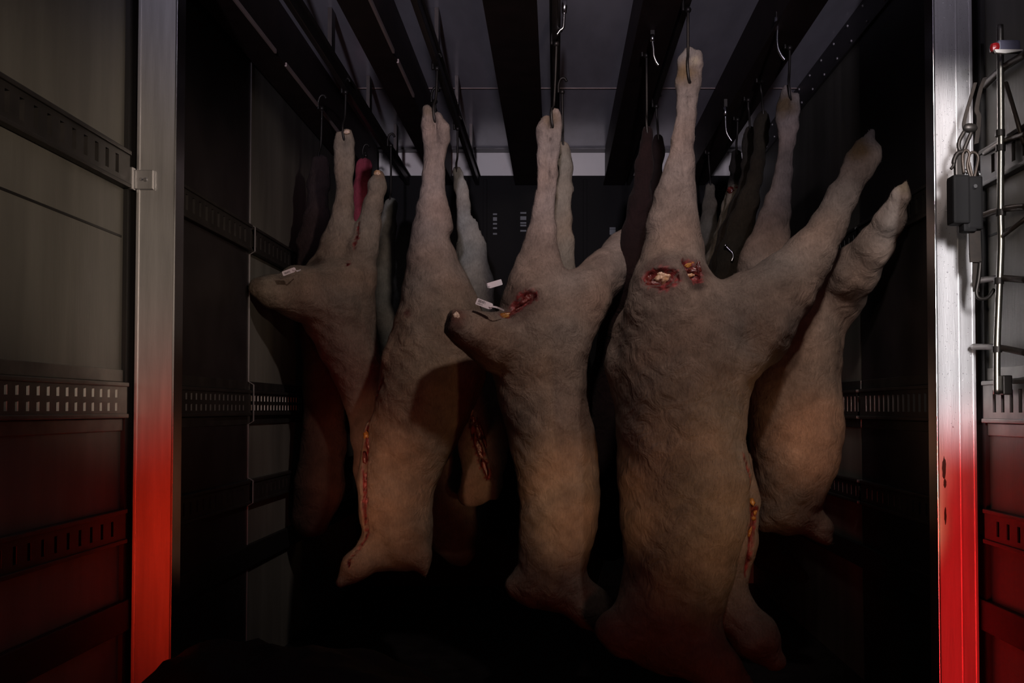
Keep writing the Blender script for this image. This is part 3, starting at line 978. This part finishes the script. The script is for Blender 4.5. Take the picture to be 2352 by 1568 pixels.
# right carcass
Y5 = 3.65
c5 = carcass('furred carcass at far right, hind leg stretched towards the right wall', Y5, [
    dict(p=[(1828, 222, 9), (1826, 255, 12), (1822, 290, 11), (1812, 330, 12), (1806, 390, 12), (1800, 440, 16), (1792, 490, 24), (1780, 540, 33), (1765, 590, 42)], k=0.012),
    dict(p=[(1806, 205, 11), (1802, 240, 16), (1797, 272, 14), (1800, 310, 12), (1797, 360, 12), (1790, 410, 15), (1780, 460, 22), (1772, 510, 32), (1752, 570, 36), (1740, 620, 44)], k=0.012),
    dict(p=[(2084, 412, 3, -0.45), (2068, 450, 18, -0.43), (2046, 505, 30, -0.37), (2010, 565, 38, -0.29), (1965, 620, 52, -0.18), (1915, 680, 66, -0.02), (1860, 740, 78)], k=0.04),
    dict(p=[(1760, 600, 50), (1775, 680, 70), (1815, 740, 86), (1832, 800, 92), (1822, 870, 97), (1826, 940, 100), (1828, 1000, 98), (1824, 1060, 88), (1815, 1120, 74), (1805, 1165, 62)], k=0.05),
    dict(p=[(1805, 1165, 56), (1850, 1190, 34), (1885, 1215, 26), (1900, 1240, 14)], k=0.035),
    dict(p=[(1790, 1160, 52), (1765, 1190, 24), (1756, 1205, 12)], k=0.035),
], cuts=[
    dict(s=[(1811, 245, 3, 0.003), (1824, 228, 4, 0.004)], dry=1),
    dict(s=[(1812, 270, 3), (1808, 330, 3), (1804, 400, 2.5)], dry=1),
], base=(0.21, 0.155, 0.115), pale=(0.26, 0.21, 0.185), seed=6.8, blades=50000, spots=[(1803, 240, 26, (0.12, 0.075, 0.03), 0.85), (2078, 430, 14, (0.3, 0.27, 0.18), 0.5)])

# ---------------------------------------------------------------- carcasses farther in
def far(label, Y, chains, cuts=(), base=(0.14, 0.11, 0.09), pale=(0.26, 0.23, 0.2), seed=1.0, blades=7000, h=0.014, **k):
    return carcass(label, Y, [dict(p=c, k=0.03, ys=0.7) for c in chains], base=base, pale=pale, seed=seed, blades=blades, h=h, cuts=cuts, **k)


c6 = far('dark brown carcass against the left wall behind the left one', 4.38, [
    [(735, 372, 20), (733, 420, 24), (728, 500, 28), (716, 560, 34), (726, 640, 48), (742, 760, 50), (746, 900, 48), (744, 1020, 50), (735, 1120, 56), (715, 1190, 44)]], base=(0.06, 0.035, 0.025), pale=(0.045, 0.03, 0.03), seed=8)
c7 = far('pale slim carcass seen between the two middle-left ones', 4.70, [
    [(1050, 396, 14), (1058, 430, 14), (1064, 470, 14), (1070, 520, 19), (1080, 580, 30), (1090, 650, 42), (1080, 760, 66), (1050, 900, 66), (1030, 1050, 58), (1028, 1140, 62), (1040, 1220, 58), (1055, 1260, 40)],
    [(1092, 505, 5), (1102, 560, 12), (1096, 650, 26)]], base=(0.20, 0.18, 0.15), pale=(0.32, 0.31, 0.28), seed=9)
c8 = far('carcass hanging right behind the middle one, long slit below its hock', 4.15, [
    [(1294, 336, 16), (1297, 380, 18), (1295, 440, 19), (1292, 500, 20), (1292, 560, 26), (1294, 640, 30), (1292, 760, 60), (1290, 900, 70), (1300, 1050, 68), (1316, 1200, 60), (1345, 1290, 36), (1352, 1330, 24)]],
    cuts=[dict(s=[(1283, 362, 5, 0.004), (1279, 385, 7, 0.006), (1280, 412, 4, 0.004)], dry=1), dict(s=[(1290, 440, 2.5), (1290, 540, 2.5)], dry=1)], base=(0.17, 0.14, 0.105), pale=(0.27, 0.23, 0.18), seed=10, blades=12000)
c9 = far('carcass with a bloody leg stump behind the large right-centre one', 4.55, [
    [(1688, 440, 17), (1684, 470, 16), (1672, 510, 17), (1660, 550, 20), (1648, 600, 30), (1640, 700, 56), (1640, 850, 66), (1650, 1000, 60), (1660, 1100, 50)],
    [(1692, 352, 12), (1692, 385, 15), (1690, 415, 14, 0.06), (1676, 480, 18, 0.1), (1660, 560, 24, 0.1), (1640, 660, 40, 0.04)]], base=(0.22, 0.185, 0.14), pale=(0.02, 0.016, 0.014), seed=11, zt=EYE + 1.06, zb=EYE + 1.0)  # near-black top of the hung leg puts backlit shade into its colour
for k, (dx, dy) in enumerate(((-7, 0), (7, 1))):
    blob('meat', c9, 1689 + dx, 438 + dy, 12, 9, M['meat'], 40 + k, rough=0.4, sub=3, inset=0.0)
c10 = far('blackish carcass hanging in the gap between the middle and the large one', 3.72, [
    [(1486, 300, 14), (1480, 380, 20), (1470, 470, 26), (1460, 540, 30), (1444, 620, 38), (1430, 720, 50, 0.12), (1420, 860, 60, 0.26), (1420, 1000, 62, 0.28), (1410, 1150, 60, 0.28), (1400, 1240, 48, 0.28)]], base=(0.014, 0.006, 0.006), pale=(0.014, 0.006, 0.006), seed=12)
c11 = far('split carcass with its red rib cavity open towards the right', 4.28, [
    [(1052, 880, 22), (1064, 960, 24), (1082, 1030, 26), (1098, 1090, 34), (1090, 1125, 34), (1075, 1140, 22)],
    [(1160, 880, 24, 0.06), (1150, 980, 24, 0.05), (1140, 1060, 22, 0.03), (1136, 1110, 18, 0.02), (1140, 1140, 9, 0.0)],
    [(996, 332, 12), (992, 400, 13), (1000, 540, 20), (1040, 680, 30), (1095, 800, 40, 0.06)],
    [(1110, 870, 50, 0.10), (1112, 980, 46, 0.10), (1112, 1070, 36, 0.08)]],
    cuts=[dict(p=[(1092, 920, 14, -0.05), (1098, 960, 17, -0.05), (1108, 1020, 16, -0.05), (1118, 1080, 9, -0.05)]),
          dict(s=[(1082, 935, 12), (1096, 1000, 14), (1112, 1060, 9), (1120, 1095, 5)])],
    base=(0.22, 0.17, 0.13), pale=(0.22, 0.17, 0.13), seed=13, blades=9000, h=0.010)
for k, (px, py, rx, ry) in enumerate(((1078, 942, 9, 12), (1086, 962, 6, 10), (1100, 1030, 7, 30), (1114, 1075, 6, 24), (1096, 985, 8, 24), (1108, 1000, 5, 40))):
    blob('meat' if k else 'bone', c11, px, py, rx, ry, M['meat'] if k else M['bone'], 50 + k, rot=0.3, sub=3, inset=-0.006)
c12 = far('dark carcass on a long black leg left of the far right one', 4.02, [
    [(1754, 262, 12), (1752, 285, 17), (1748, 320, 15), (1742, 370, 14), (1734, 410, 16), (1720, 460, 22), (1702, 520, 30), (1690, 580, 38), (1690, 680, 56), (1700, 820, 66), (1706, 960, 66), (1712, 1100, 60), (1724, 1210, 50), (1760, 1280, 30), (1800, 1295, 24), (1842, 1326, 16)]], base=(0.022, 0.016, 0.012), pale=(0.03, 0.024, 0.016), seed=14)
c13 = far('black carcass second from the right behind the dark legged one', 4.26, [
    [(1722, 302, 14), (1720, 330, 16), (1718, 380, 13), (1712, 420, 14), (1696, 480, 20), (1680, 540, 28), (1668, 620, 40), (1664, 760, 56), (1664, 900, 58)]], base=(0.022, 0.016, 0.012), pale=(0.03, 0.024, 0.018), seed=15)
c15 = far('dark carcass with a pale streak beside the large one, far inside', 5.15, [
    [(1632, 432, 12), (1630, 470, 15), (1626, 530, 22), (1622, 620, 32), (1622, 760, 44)]], base=(0.06, 0.05, 0.045), pale=(0.14, 0.125, 0.10), seed=17)
c16 = far('raw red carcass far inside behind the two left hind legs', 5.2, [
    [(836, 380, 20), (832, 430, 18), (826, 500, 20), (820, 600, 30), (830, 720, 40), (850, 820, 40)]], base=(0.30, 0.05, 0.07), pale=(0.34, 0.06, 0.09), seed=18)
c17 = far('grey carcass deep inside between the left and centre-left ones', 5.0, [
    [(898, 470, 16), (890, 520, 20), (880, 600, 28), (872, 700, 44), (880, 800, 50)]], base=(0.15, 0.15, 0.13), pale=(0.22, 0.22, 0.19), seed=19)
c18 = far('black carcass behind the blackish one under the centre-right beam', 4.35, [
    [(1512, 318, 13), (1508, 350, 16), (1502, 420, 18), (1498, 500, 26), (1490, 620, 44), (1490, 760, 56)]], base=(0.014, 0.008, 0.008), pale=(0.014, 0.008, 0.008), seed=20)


# ---------------------------------------------------------------- meat hooks
def hook(label, top, tip, m=None, r=0.0052, curl=True):
    """J hook: cap on the rail, straight shank, bent point through the leg"""
    top, tip = Vector(top), Vector(tip)
    root = empty('meat_hook', top, label, 'hook', 'steel meat hooks on the rails')
    m = m or M['dark_steel']
    pts = [top, top + Vector((0, 0, -0.03)), Vector((top.x * 0.5 + tip.x * 0.5, (top.y + tip.y) / 2, tip.z + 0.09)), Vector((tip.x - 0.003, tip.y - 0.012, tip.z + 0.05)), Vector((tip.x, tip.y - 0.012, tip.z + 0.006)), Vector((tip.x + 0.006, tip.y, tip.z - 0.012)), Vector((tip.x + 0.012, tip.y + 0.02, tip.z))]
    bm = tube(bmesh.new(), curve_pts(pts, 5), r, 8)
    obj('shank', bm, m, root, smooth=True)
    bm = tube(bmesh.new(), curve_pts([top + Vector((-0.016, 0, -0.004)), top + Vector((-0.016, 0, 0.03)), top + Vector((-0.006, 0, 0.056)), top + Vector((0.01, 0, 0.058)), top + Vector((0.018, 0, 0.044))], 4), r * 1.1, 8)
    obj('rail_hanger', bm, m, root, smooth=True)
    bm = bmesh.new()
    bmesh.ops.create_uvsphere(bm, u_segments=10, v_segments=6, radius=r * 2.2, matrix=Matrix.Translation(top))
    obj('swivel', bm, m, root, smooth=True)
    return root


for (nm, c, px, py, X) in (('large right-centre', c4, 1580, 180, 0.440), ('middle', c3, 1268, 288, 0.0), ('centre-left', c2, 998, 276, -0.466), ('left', c1, 790, 318, -0.885), ('far right', c5, 1812, 222, 0.862)):
    h_ = BODY[c.name].hit(px, py, 0.004)
    hook('dark steel hook through the hock of the %s carcass' % nm, (X + 0.004, h_.y + 0.01, HB - 0.012), h_)
for (nm, px, py, Y, X) in (('dark carcass left of the far right one', 1752, 268, 4.02, 0.838), ('black carcass second from the right', 1722, 305, 4.26, 0.833), ('carcass with the bloody stump', 1692, 358, 4.55, 0.84), ('small dark carcass with a pale streak', 1632, 438, 5.15, 0.80), ('raw red carcass far inside', 836, 386, 5.2, -0.995), ('grey carcass deep inside', 898, 476, 5.0, -0.83), ('split carcass with the open cavity', 996, 338, 4.28, -0.520),
                           ('carcass right behind the middle one', 1294, 342, 4.15, 0.03), ('blackish carcass in the centre gap', 1486, 308, 3.72, 0.345), ('black carcass under the centre-right beam', 1512, 325, 4.35, 0.446),
                           ('pale slim carcass', 1050, 402, 4.70, -0.463), ('dark brown carcass by the left wall', 735, 378, 4.38, -1.034)):
    p = at(px, py, Y)
    hook('dark steel hook holding the %s' % nm, (X, p.y, HB - 0.012), p)


def empty_hook(label, pts, Y, r, strap=True):
    root = empty('meat_hook', at(pts[0][0], pts[0][1], Y), label, 'hook', 'empty bright meat hooks')
    P = [at(x, y, Y) for x, y in pts]
    cap = tube(bmesh.new(), [P[0], P[0].lerp(P[1], 0.5), P[1]], [r * 1.7, r * 1.9, r * 1.5], 10)
    obj('cap', cap, M['steel'], root, smooth=True)
    # the cap hangs from a strap over the beam flange
    if strap:
        obj('strap', newbox(P[0].x - 0.006, P[0].x + 0.008, P[0].y - 0.004, P[0].y + 0.004, P[0].z - 0.004, max(P[0].z + 0.02, HB + 0.02)), M['dark_steel'], root)
    sh = tube(bmesh.new(), curve_pts(P[1:], 5), r, 10)
    obj('shank', sh, M['steel'], root, smooth=True)
    return root


empty_hook('bright empty meat hook at the top right, nearest the camera', [(1786, 40), (1786, 64), (1785, 90), (1787, 110), (1794, 126), (1803, 138)], 3.50, 0.0060)
empty_hook('bright empty meat hook lower on the right-hand beam', [(1666, 246), (1666, 268), (1667, 290), (1669, 304), (1675, 316), (1681, 324)], 4.35, 0.0055)
empty_hook('bluish empty meat hook left of the large carcass hock', [(1498, 80), (1499, 96), (1501, 112), (1502, 128), (1507, 142), (1513, 150)], 3.50, 0.0048)
empty_hook('faint empty meat hook beside the middle rail near the ceiling', [(1297, 0), (1296, 30), (1295, 50), (1293, 64), (1286, 70), (1279, 80)], 3.5, 0.0055)
empty_hook('small bright hook lying on the dark carcass behind the large one', [(1664, 562), (1668, 566), (1675, 573), (1682, 580), (1684, 590), (1680, 600)], BODY[c12.name].hit(1672, 572).y - 0.004, 0.0045, False)


# ---------------------------------------------------------------- tags
def carcass_tag(label, px0, py0, px1, py1, Y, wpx, text, strap, tilt=0.0):
    """plastic seal tag from its free end (px0,py0) to its strap end (px1,py1)"""
    s = Y / F
    a, b = at(px0, py0, Y), at(px1, py1, Y)
    root = empty('carcass_tag', b, label, 'tag', None)
    ax = (b - a).normalized()
    up = Vector((0, 1, 0)).cross(ax).normalized()
    if up.z < 0:
        up = -up
    L, W = (b - a).length, wpx * s
    nrm = Vector((0, -1, 0))
    bm = bmesh.new()
    prof = [(0.04, -0.5), (0.82, -0.5), (0.90, -0.42), (1.0, -0.24), (1.0, 0.30), (0.93, 0.5), (0.04, 0.5), (0.0, 0.40), (0.0, -0.40)]
    vs = [bm.verts.new(a + ax * (u * L) + up * (v * W)) for u, v in prof]
    f = bm.faces.new(vs)
    r_ = bmesh.ops.extrude_face_region(bm, geom=[f])
    bmesh.ops.translate(bm, verts=[v for v in r_['geom'] if isinstance(v, bmesh.types.BMVert)], vec=nrm * -0.002)
    obj('plate', bm, M['tag'], root)
    c = a + ax * (0.88 * L)
    bm = bmesh.new()
    bmesh.ops.create_cone(bm, segments=12, radius1=W * 0.22, radius2=W * 0.2, depth=0.003, cap_ends=True)
    bmesh.ops.rotate(bm, verts=bm.verts, matrix=Matrix.Rotation(R(90), 3, 'X'))
    bmesh.ops.translate(bm, verts=bm.verts, vec=c + nrm * 0.002)
    obj('lock', bm, M['tag'], root, smooth=False)
    S_ = [at(x, y, Y + dy) for x, y, dy in strap]
    ribbon_bm = ribbon(bmesh.new(), curve_pts(S_, 4), up, W * 0.26, 0.002, nrm)
    obj('strap', ribbon_bm, M['tag'], root)
    for (txt, size, u, v) in text:
        cu = bpy.data.curves.new('printed_number', 'FONT')
        cu.body = txt
        cu.size = size * W
        cu.extrude = 0.0
        cu.align_x = 'LEFT'
        cu.align_y = 'CENTER'
        to = bpy.data.objects.new('tmp', cu)
        COL.objects.link(to)
        dg = bpy.context.evaluated_depsgraph_get()
        me = bpy.data.meshes.new_from_object(to.evaluated_get(dg))
        bpy.data.objects.remove(to)
        Mx = Matrix.Translation(a + ax * (u * L) + up * (v * W) + nrm * 0.0006) @ Matrix((ax, up, nrm)).transposed().to_4x4() @ Matrix.Diagonal((0.8, 1, 1, 1))
        me.transform(Mx)
        me.materials.clear()
        me.materials.append(M['ink'])
        link('printed_number', me, root)
    return root


carcass_tag('white numbered tag on a strap at the wound of the middle carcass', 1094, 691, 1131, 705, 3.36, 15.5, [('88491', 0.62, 0.10, 0.14), ('0408 012', 0.28, 0.10, -0.27)], [(1126, 703, 0.0), (1142, 706, 0.0), (1158, 713, 0.05)])
carcass_tag('plain white tag at the right hip of the centre-left carcass', 1153, 647, 1119, 657, 3.72, 13.5, [], [(1126, 655, 0), (1118, 652, 0.0), (1110, 644, 0.03)])
carcass_tag('small white numbered tag on the rump of the left carcass', 649, 629, 679, 618, 3.78, 11, [('98491', 0.7, 0.12, -0.1)], [(677, 621, 0.0), (684, 622, 0.0), (691, 619, 0.05)])

# ---------------------------------------------------------------- black tarpaulin low in front of the left post
def heap():
    bm = bmesh.new()
    nx, ny = 60, 34
    X0, X1, Ya, Yb_ = -1.17, 0.6, 2.05, 2.77
    P = []
    for i in range(nx + 1):
        row = []
        for j in range(ny + 1):
            x = X0 + (X1 - X0) * i / nx
            y = Ya + (Yb_ - Ya) * j / ny
            q = np.array([[x, y, 0.3]])
            prof = math.exp(-(abs(x + 0.62) / 0.52) ** 4) * math.exp(-(abs(y - 2.46) / 0.24) ** 4) * (1 - 0.25 * (x + 1.0))
            z = 0.50 * prof + (0.022 * float(vnoise(q, 16, 3)[0]) + 0.012 * float(vnoise(q, 41, 4)[0])) * min(1, prof * 3)
            e = min(i, nx - i, j, ny - j) / 2
            z = max(0.004, z * min(1, e) + 0.004)
            row.append(bm.verts.new((x, y, z)))
        P.append(row)
    for i in range(nx):
        for j in range(ny):
            bm.faces.new((P[i][j], P[i + 1][j], P[i + 1][j + 1], P[i][j + 1]))
    # underside
    bm.faces.new([P[i][0] for i in range(nx + 1)] + [P[nx][j] for j in range(1, ny + 1)] + [P[i][ny] for i in range(nx - 1, -1, -1)] + [P[0][j] for j in range(ny - 1, 0, -1)])
    o = obj('mound', bm, M['heap'], None, smooth=True)  # crumpled black surface rising from the floor
    tag(o, 'black crumpled tarpaulin heaped on the floor beside the left post', 'mound')


heap()

# ---------------------------------------------------------------- rod rack, strap and small gear on the right wall
rk = empty('rod_rack', (1.17, 2.6, EYE + 0.2), 'steel rod rack with one chromed upright hooked on the right wall rail', 'rack')
pts = [at(2297, 58, 2.58), at(2298, 160, 2.58), at(2299, 300, 2.58), at(2298, 480, 2.58), at(2299, 560, 2.58), at(2294, 690, 2.58), at(2290, 800, 2.58), at(2290, 905, 2.58)]
obj('upright', tube(bmesh.new(), curve_pts(pts, 6), 0.0088, 14), M['chrome'], rk, smooth=True)
for (a, b, r) in (((2262, 196, 2.72), (2360, 122, 2.46), 0.0095), ((2262, 352, 2.72), (2360, 306, 2.46), 0.007), ((2252, 497, 2.72), (2360, 474, 2.46), 0.0085), ((2243, 645, 2.735), (2360, 643, 2.46), 0.0085), ((2236, 796, 2.74), (2360, 811, 2.46), 0.0085)):
    A, B = at(*a), at(*b)
    mid = (A + B) / 2 + Vector((-0.004, 0, 0.006))
    obj('rod', tube(bmesh.new(), curve_pts([A, mid, B], 6), r, 12), M['rodsteel'], rk, smooth=True)
for (px, py) in ((2297, 306), (2298, 340), (2299, 488), (2294, 645), (2290, 802)):
    p = at(px, py, 2.58)
    bm = bmesh.new()
    bmesh.ops.create_cone(bm, segments=14, radius1=0.0125, radius2=0.0125, depth=0.016, cap_ends=True, matrix=Matrix.Translation(p))
    obj('clamp', bm, M['dark_steel'], rk, smooth=False)
for k, (pa, pb) in enumerate((((2310, 190), (2352, 330)), ((2305, 540), (2358, 500)))):
    obj('brace', tube(bmesh.new(), [at(*pa, 2.56), at(*pb, 2.48)], 0.006, 8), M['rodsteel'], rk, smooth=True)
# grip plate of the rack where it hooks into the rail
p = at(2296, 880, 2.58)
obj('rail_hook', newbox(p.x - 0.004, p.x + 0.02, p.y - 0.03, p.y + 0.02, p.z - 0.03, p.z + 0.02, bev=0.003), M['dark_steel'], rk)

ml = empty('marker_lamp', at(2318, 105, 2.6), 'small marker lamp with red end and white lower edge high on the right wall', 'lamp')
a = at(2281, 88, 2.5)
b = at(2348, 124, 2.5)
obj('lens', newbox(a.x, a.x + 0.022, 2.505, 2.530, b.z + 0.010, a.z - 0.006, bev=0.010), M['red'], ml)
obj('housing', newbox(a.x + 0.016, b.x, 2.507, 2.530, b.z + 0.011, a.z, bev=0.006), M['blue'], ml)
bm = bmesh.new()
vs = [bm.verts.new(v) for v in (Vector((a.x + 0.002, 2.497, b.z + 0.011)), Vector((b.x, 2.497, b.z + 0.011)), Vector((b.x, 2.497, b.z + 0.008)), Vector((a.x + 0.03, 2.497, b.z + 0.001)), Vector((a.x + 0.006, 2.497, b.z + 0.003)))]
f = bm.faces.new(vs)
r_ = bmesh.ops.extrude_face_region(bm, geom=[f])
bmesh.ops.translate(bm, verts=[v for v in r_['geom'] if isinstance(v, bmesh.types.BMVert)], vec=(0, 0.008, 0))
obj('base_strip', bm, M['white'], ml)
obj('base_plate', newbox(a.x + 0.006, b.x, 2.506, 2.516, b.z + 0.006, b.z + 0.012), M['black'], ml)

rs = empty('ratchet_strap', at(2215, 460, 2.6), 'dark ratchet strap with buckle hanging from the rack over the right post edge', 'strap')
YS = 2.62
# upper webbing, a narrow loop
obj('webbing', ribbon(bmesh.new(), curve_pts([at(2240, 190, YS), at(2228, 230, YS), at(2214, 282, YS), at(2218, 300, YS)], 5), (1, 0, 0.1), 0.009, 0.004, (0, 1, 0)), M['webbing'], rs)
obj('webbing', ribbon(bmesh.new(), curve_pts([at(2262, 178, YS), at(2252, 205, YS), at(2243, 250, YS), at(2248, 268, YS), at(2246, 300, YS), at(2242, 330, YS)], 5), (1, 0, 0.3), 0.012, 0.004, (0, 1, 0)), M['webbing'], rs)
# joint knot and twin rods
bm = bmesh.new()
bmesh.ops.create_icosphere(bm, subdivisions=3, radius=1.0)
c = at(2228, 294, YS)
for v in bm.verts:
    v.co = c + Vector((v.co.x * 0.020, v.co.y * 0.012, v.co.z * 0.013))
obj('swivel', bm, M['dark_steel'], rs, smooth=True)
for pp in (((2215, 302), (2204, 322), (2202, 338), (2208, 352)), ((2231, 304), (2222, 325), (2216, 340), (2214, 352))):
    obj('link_rod', tube(bmesh.new(), curve_pts([at(x, y, YS) for x, y in pp], 5), 0.0055, 10), M['dark_steel'], rs, smooth=True)
# curved hook claw at the left
obj('claw', tube(bmesh.new(), curve_pts([at(x, y, YS - 0.01) for x, y in ((2212, 348), (2200, 352), (2192, 366), (2190, 380), (2184, 388))], 5), [0.006 if i < 14 else 0.004 for i in range(21)], 10), M['dark_steel'], rs, smooth=True)
obj('claw_plate', newbox(at(2192, 380, YS).x, at(2214, 380, YS).x, YS - 0.008, YS + 0.008, at(2200, 405, YS).z, at(2200, 352, YS).z, bev=0.004), M['dark_steel'], rs)
# two handle loops
for pp in (((2214, 398), (2211, 370), (2212, 352), (2219, 345), (2226, 352), (2226, 372), (2234, 408)), ((2238, 408), (2246, 372), (2246, 358), (2238, 350), (2229, 352), (2224, 366), (2222, 384), (2230, 410))):
    obj('handle_loop', tube(bmesh.new(), curve_pts([at(x, y, YS - 0.012) for x, y in pp], 5), 0.0038, 8), M['rodsteel'], rs, smooth=True)
for (x0, y0, x1, y1) in ((2217, 388, 2221, 400), (2249, 392, 2252, 408)):
    obj('pin', tube(bmesh.new(), [at(x0, y0, YS - 0.016), at(x1, y1, YS - 0.016)], 0.0024, 8), M['steel'], rs, smooth=True)
# ratchet body
A, B = at(2179, 406, YS), at(2240, 524, YS)
obj('ratchet_box', newbox(A.x, A.x + 0.046, YS - 0.03, YS + 0.02, B.z + 0.008, A.z, bev=0.007), M['matt_black'], rs)
obj('ratchet_plate', newbox(A.x + 0.040, A.x + 0.082, YS - 0.022, YS + 0.018, B.z - 0.006, A.z - 0.002, bev=0.006), M['matt_black'], rs)
obj('ratchet_foot', newbox(A.x + 0.03, A.x + 0.066, YS - 0.02, YS + 0.016, B.z - 0.012, B.z + 0.014, bev=0.006), M['matt_black'], rs)
bm = bmesh.new()
bmesh.ops.create_cone(bm, segments=12, radius1=0.006, radius2=0.005, depth=0.01, cap_ends=True)
bmesh.ops.rotate(bm, verts=bm.verts, matrix=Matrix.Rotation(R(90), 3, 'X'))
bmesh.ops.translate(bm, verts=bm.verts, vec=at(2239, 428, YS - 0.028))
obj('pawl_pin', bm, M['steel'], rs)
obj('lever', tube(bmesh.new(), curve_pts([at(2251, 410, YS), at(2248, 440, YS), at(2243, 470, YS)], 4), 0.0035, 8), M['rodsteel'], rs, smooth=True)
obj('webbing', ribbon(bmesh.new(), curve_pts([at(2238, 520, YS), at(2239, 560, YS), at(2240, 590, YS), at(2241, 602, YS)], 5), (1, 0, 0), 0.030, 0.005, (0, 1, 0)), M['webbing'], rs)
obj('webbing', ribbon(bmesh.new(), curve_pts([at(2241, 600, YS + 0.01), at(2240, 640, YS + 0.01), at(2242, 670, YS + 0.01)], 5), (1, 0, 0), 0.016, 0.004, (0, 1, 0)), M['webbing'], rs)
obj('end_hook', tube(bmesh.new(), curve_pts([at(x, y, YS) for x, y in ((2252, 600), (2248, 640), (2243, 668), (2246, 682), (2256, 686), (2270, 682), (2284, 664))], 5), 0.005, 10), M['dark_steel'], rs, smooth=True)
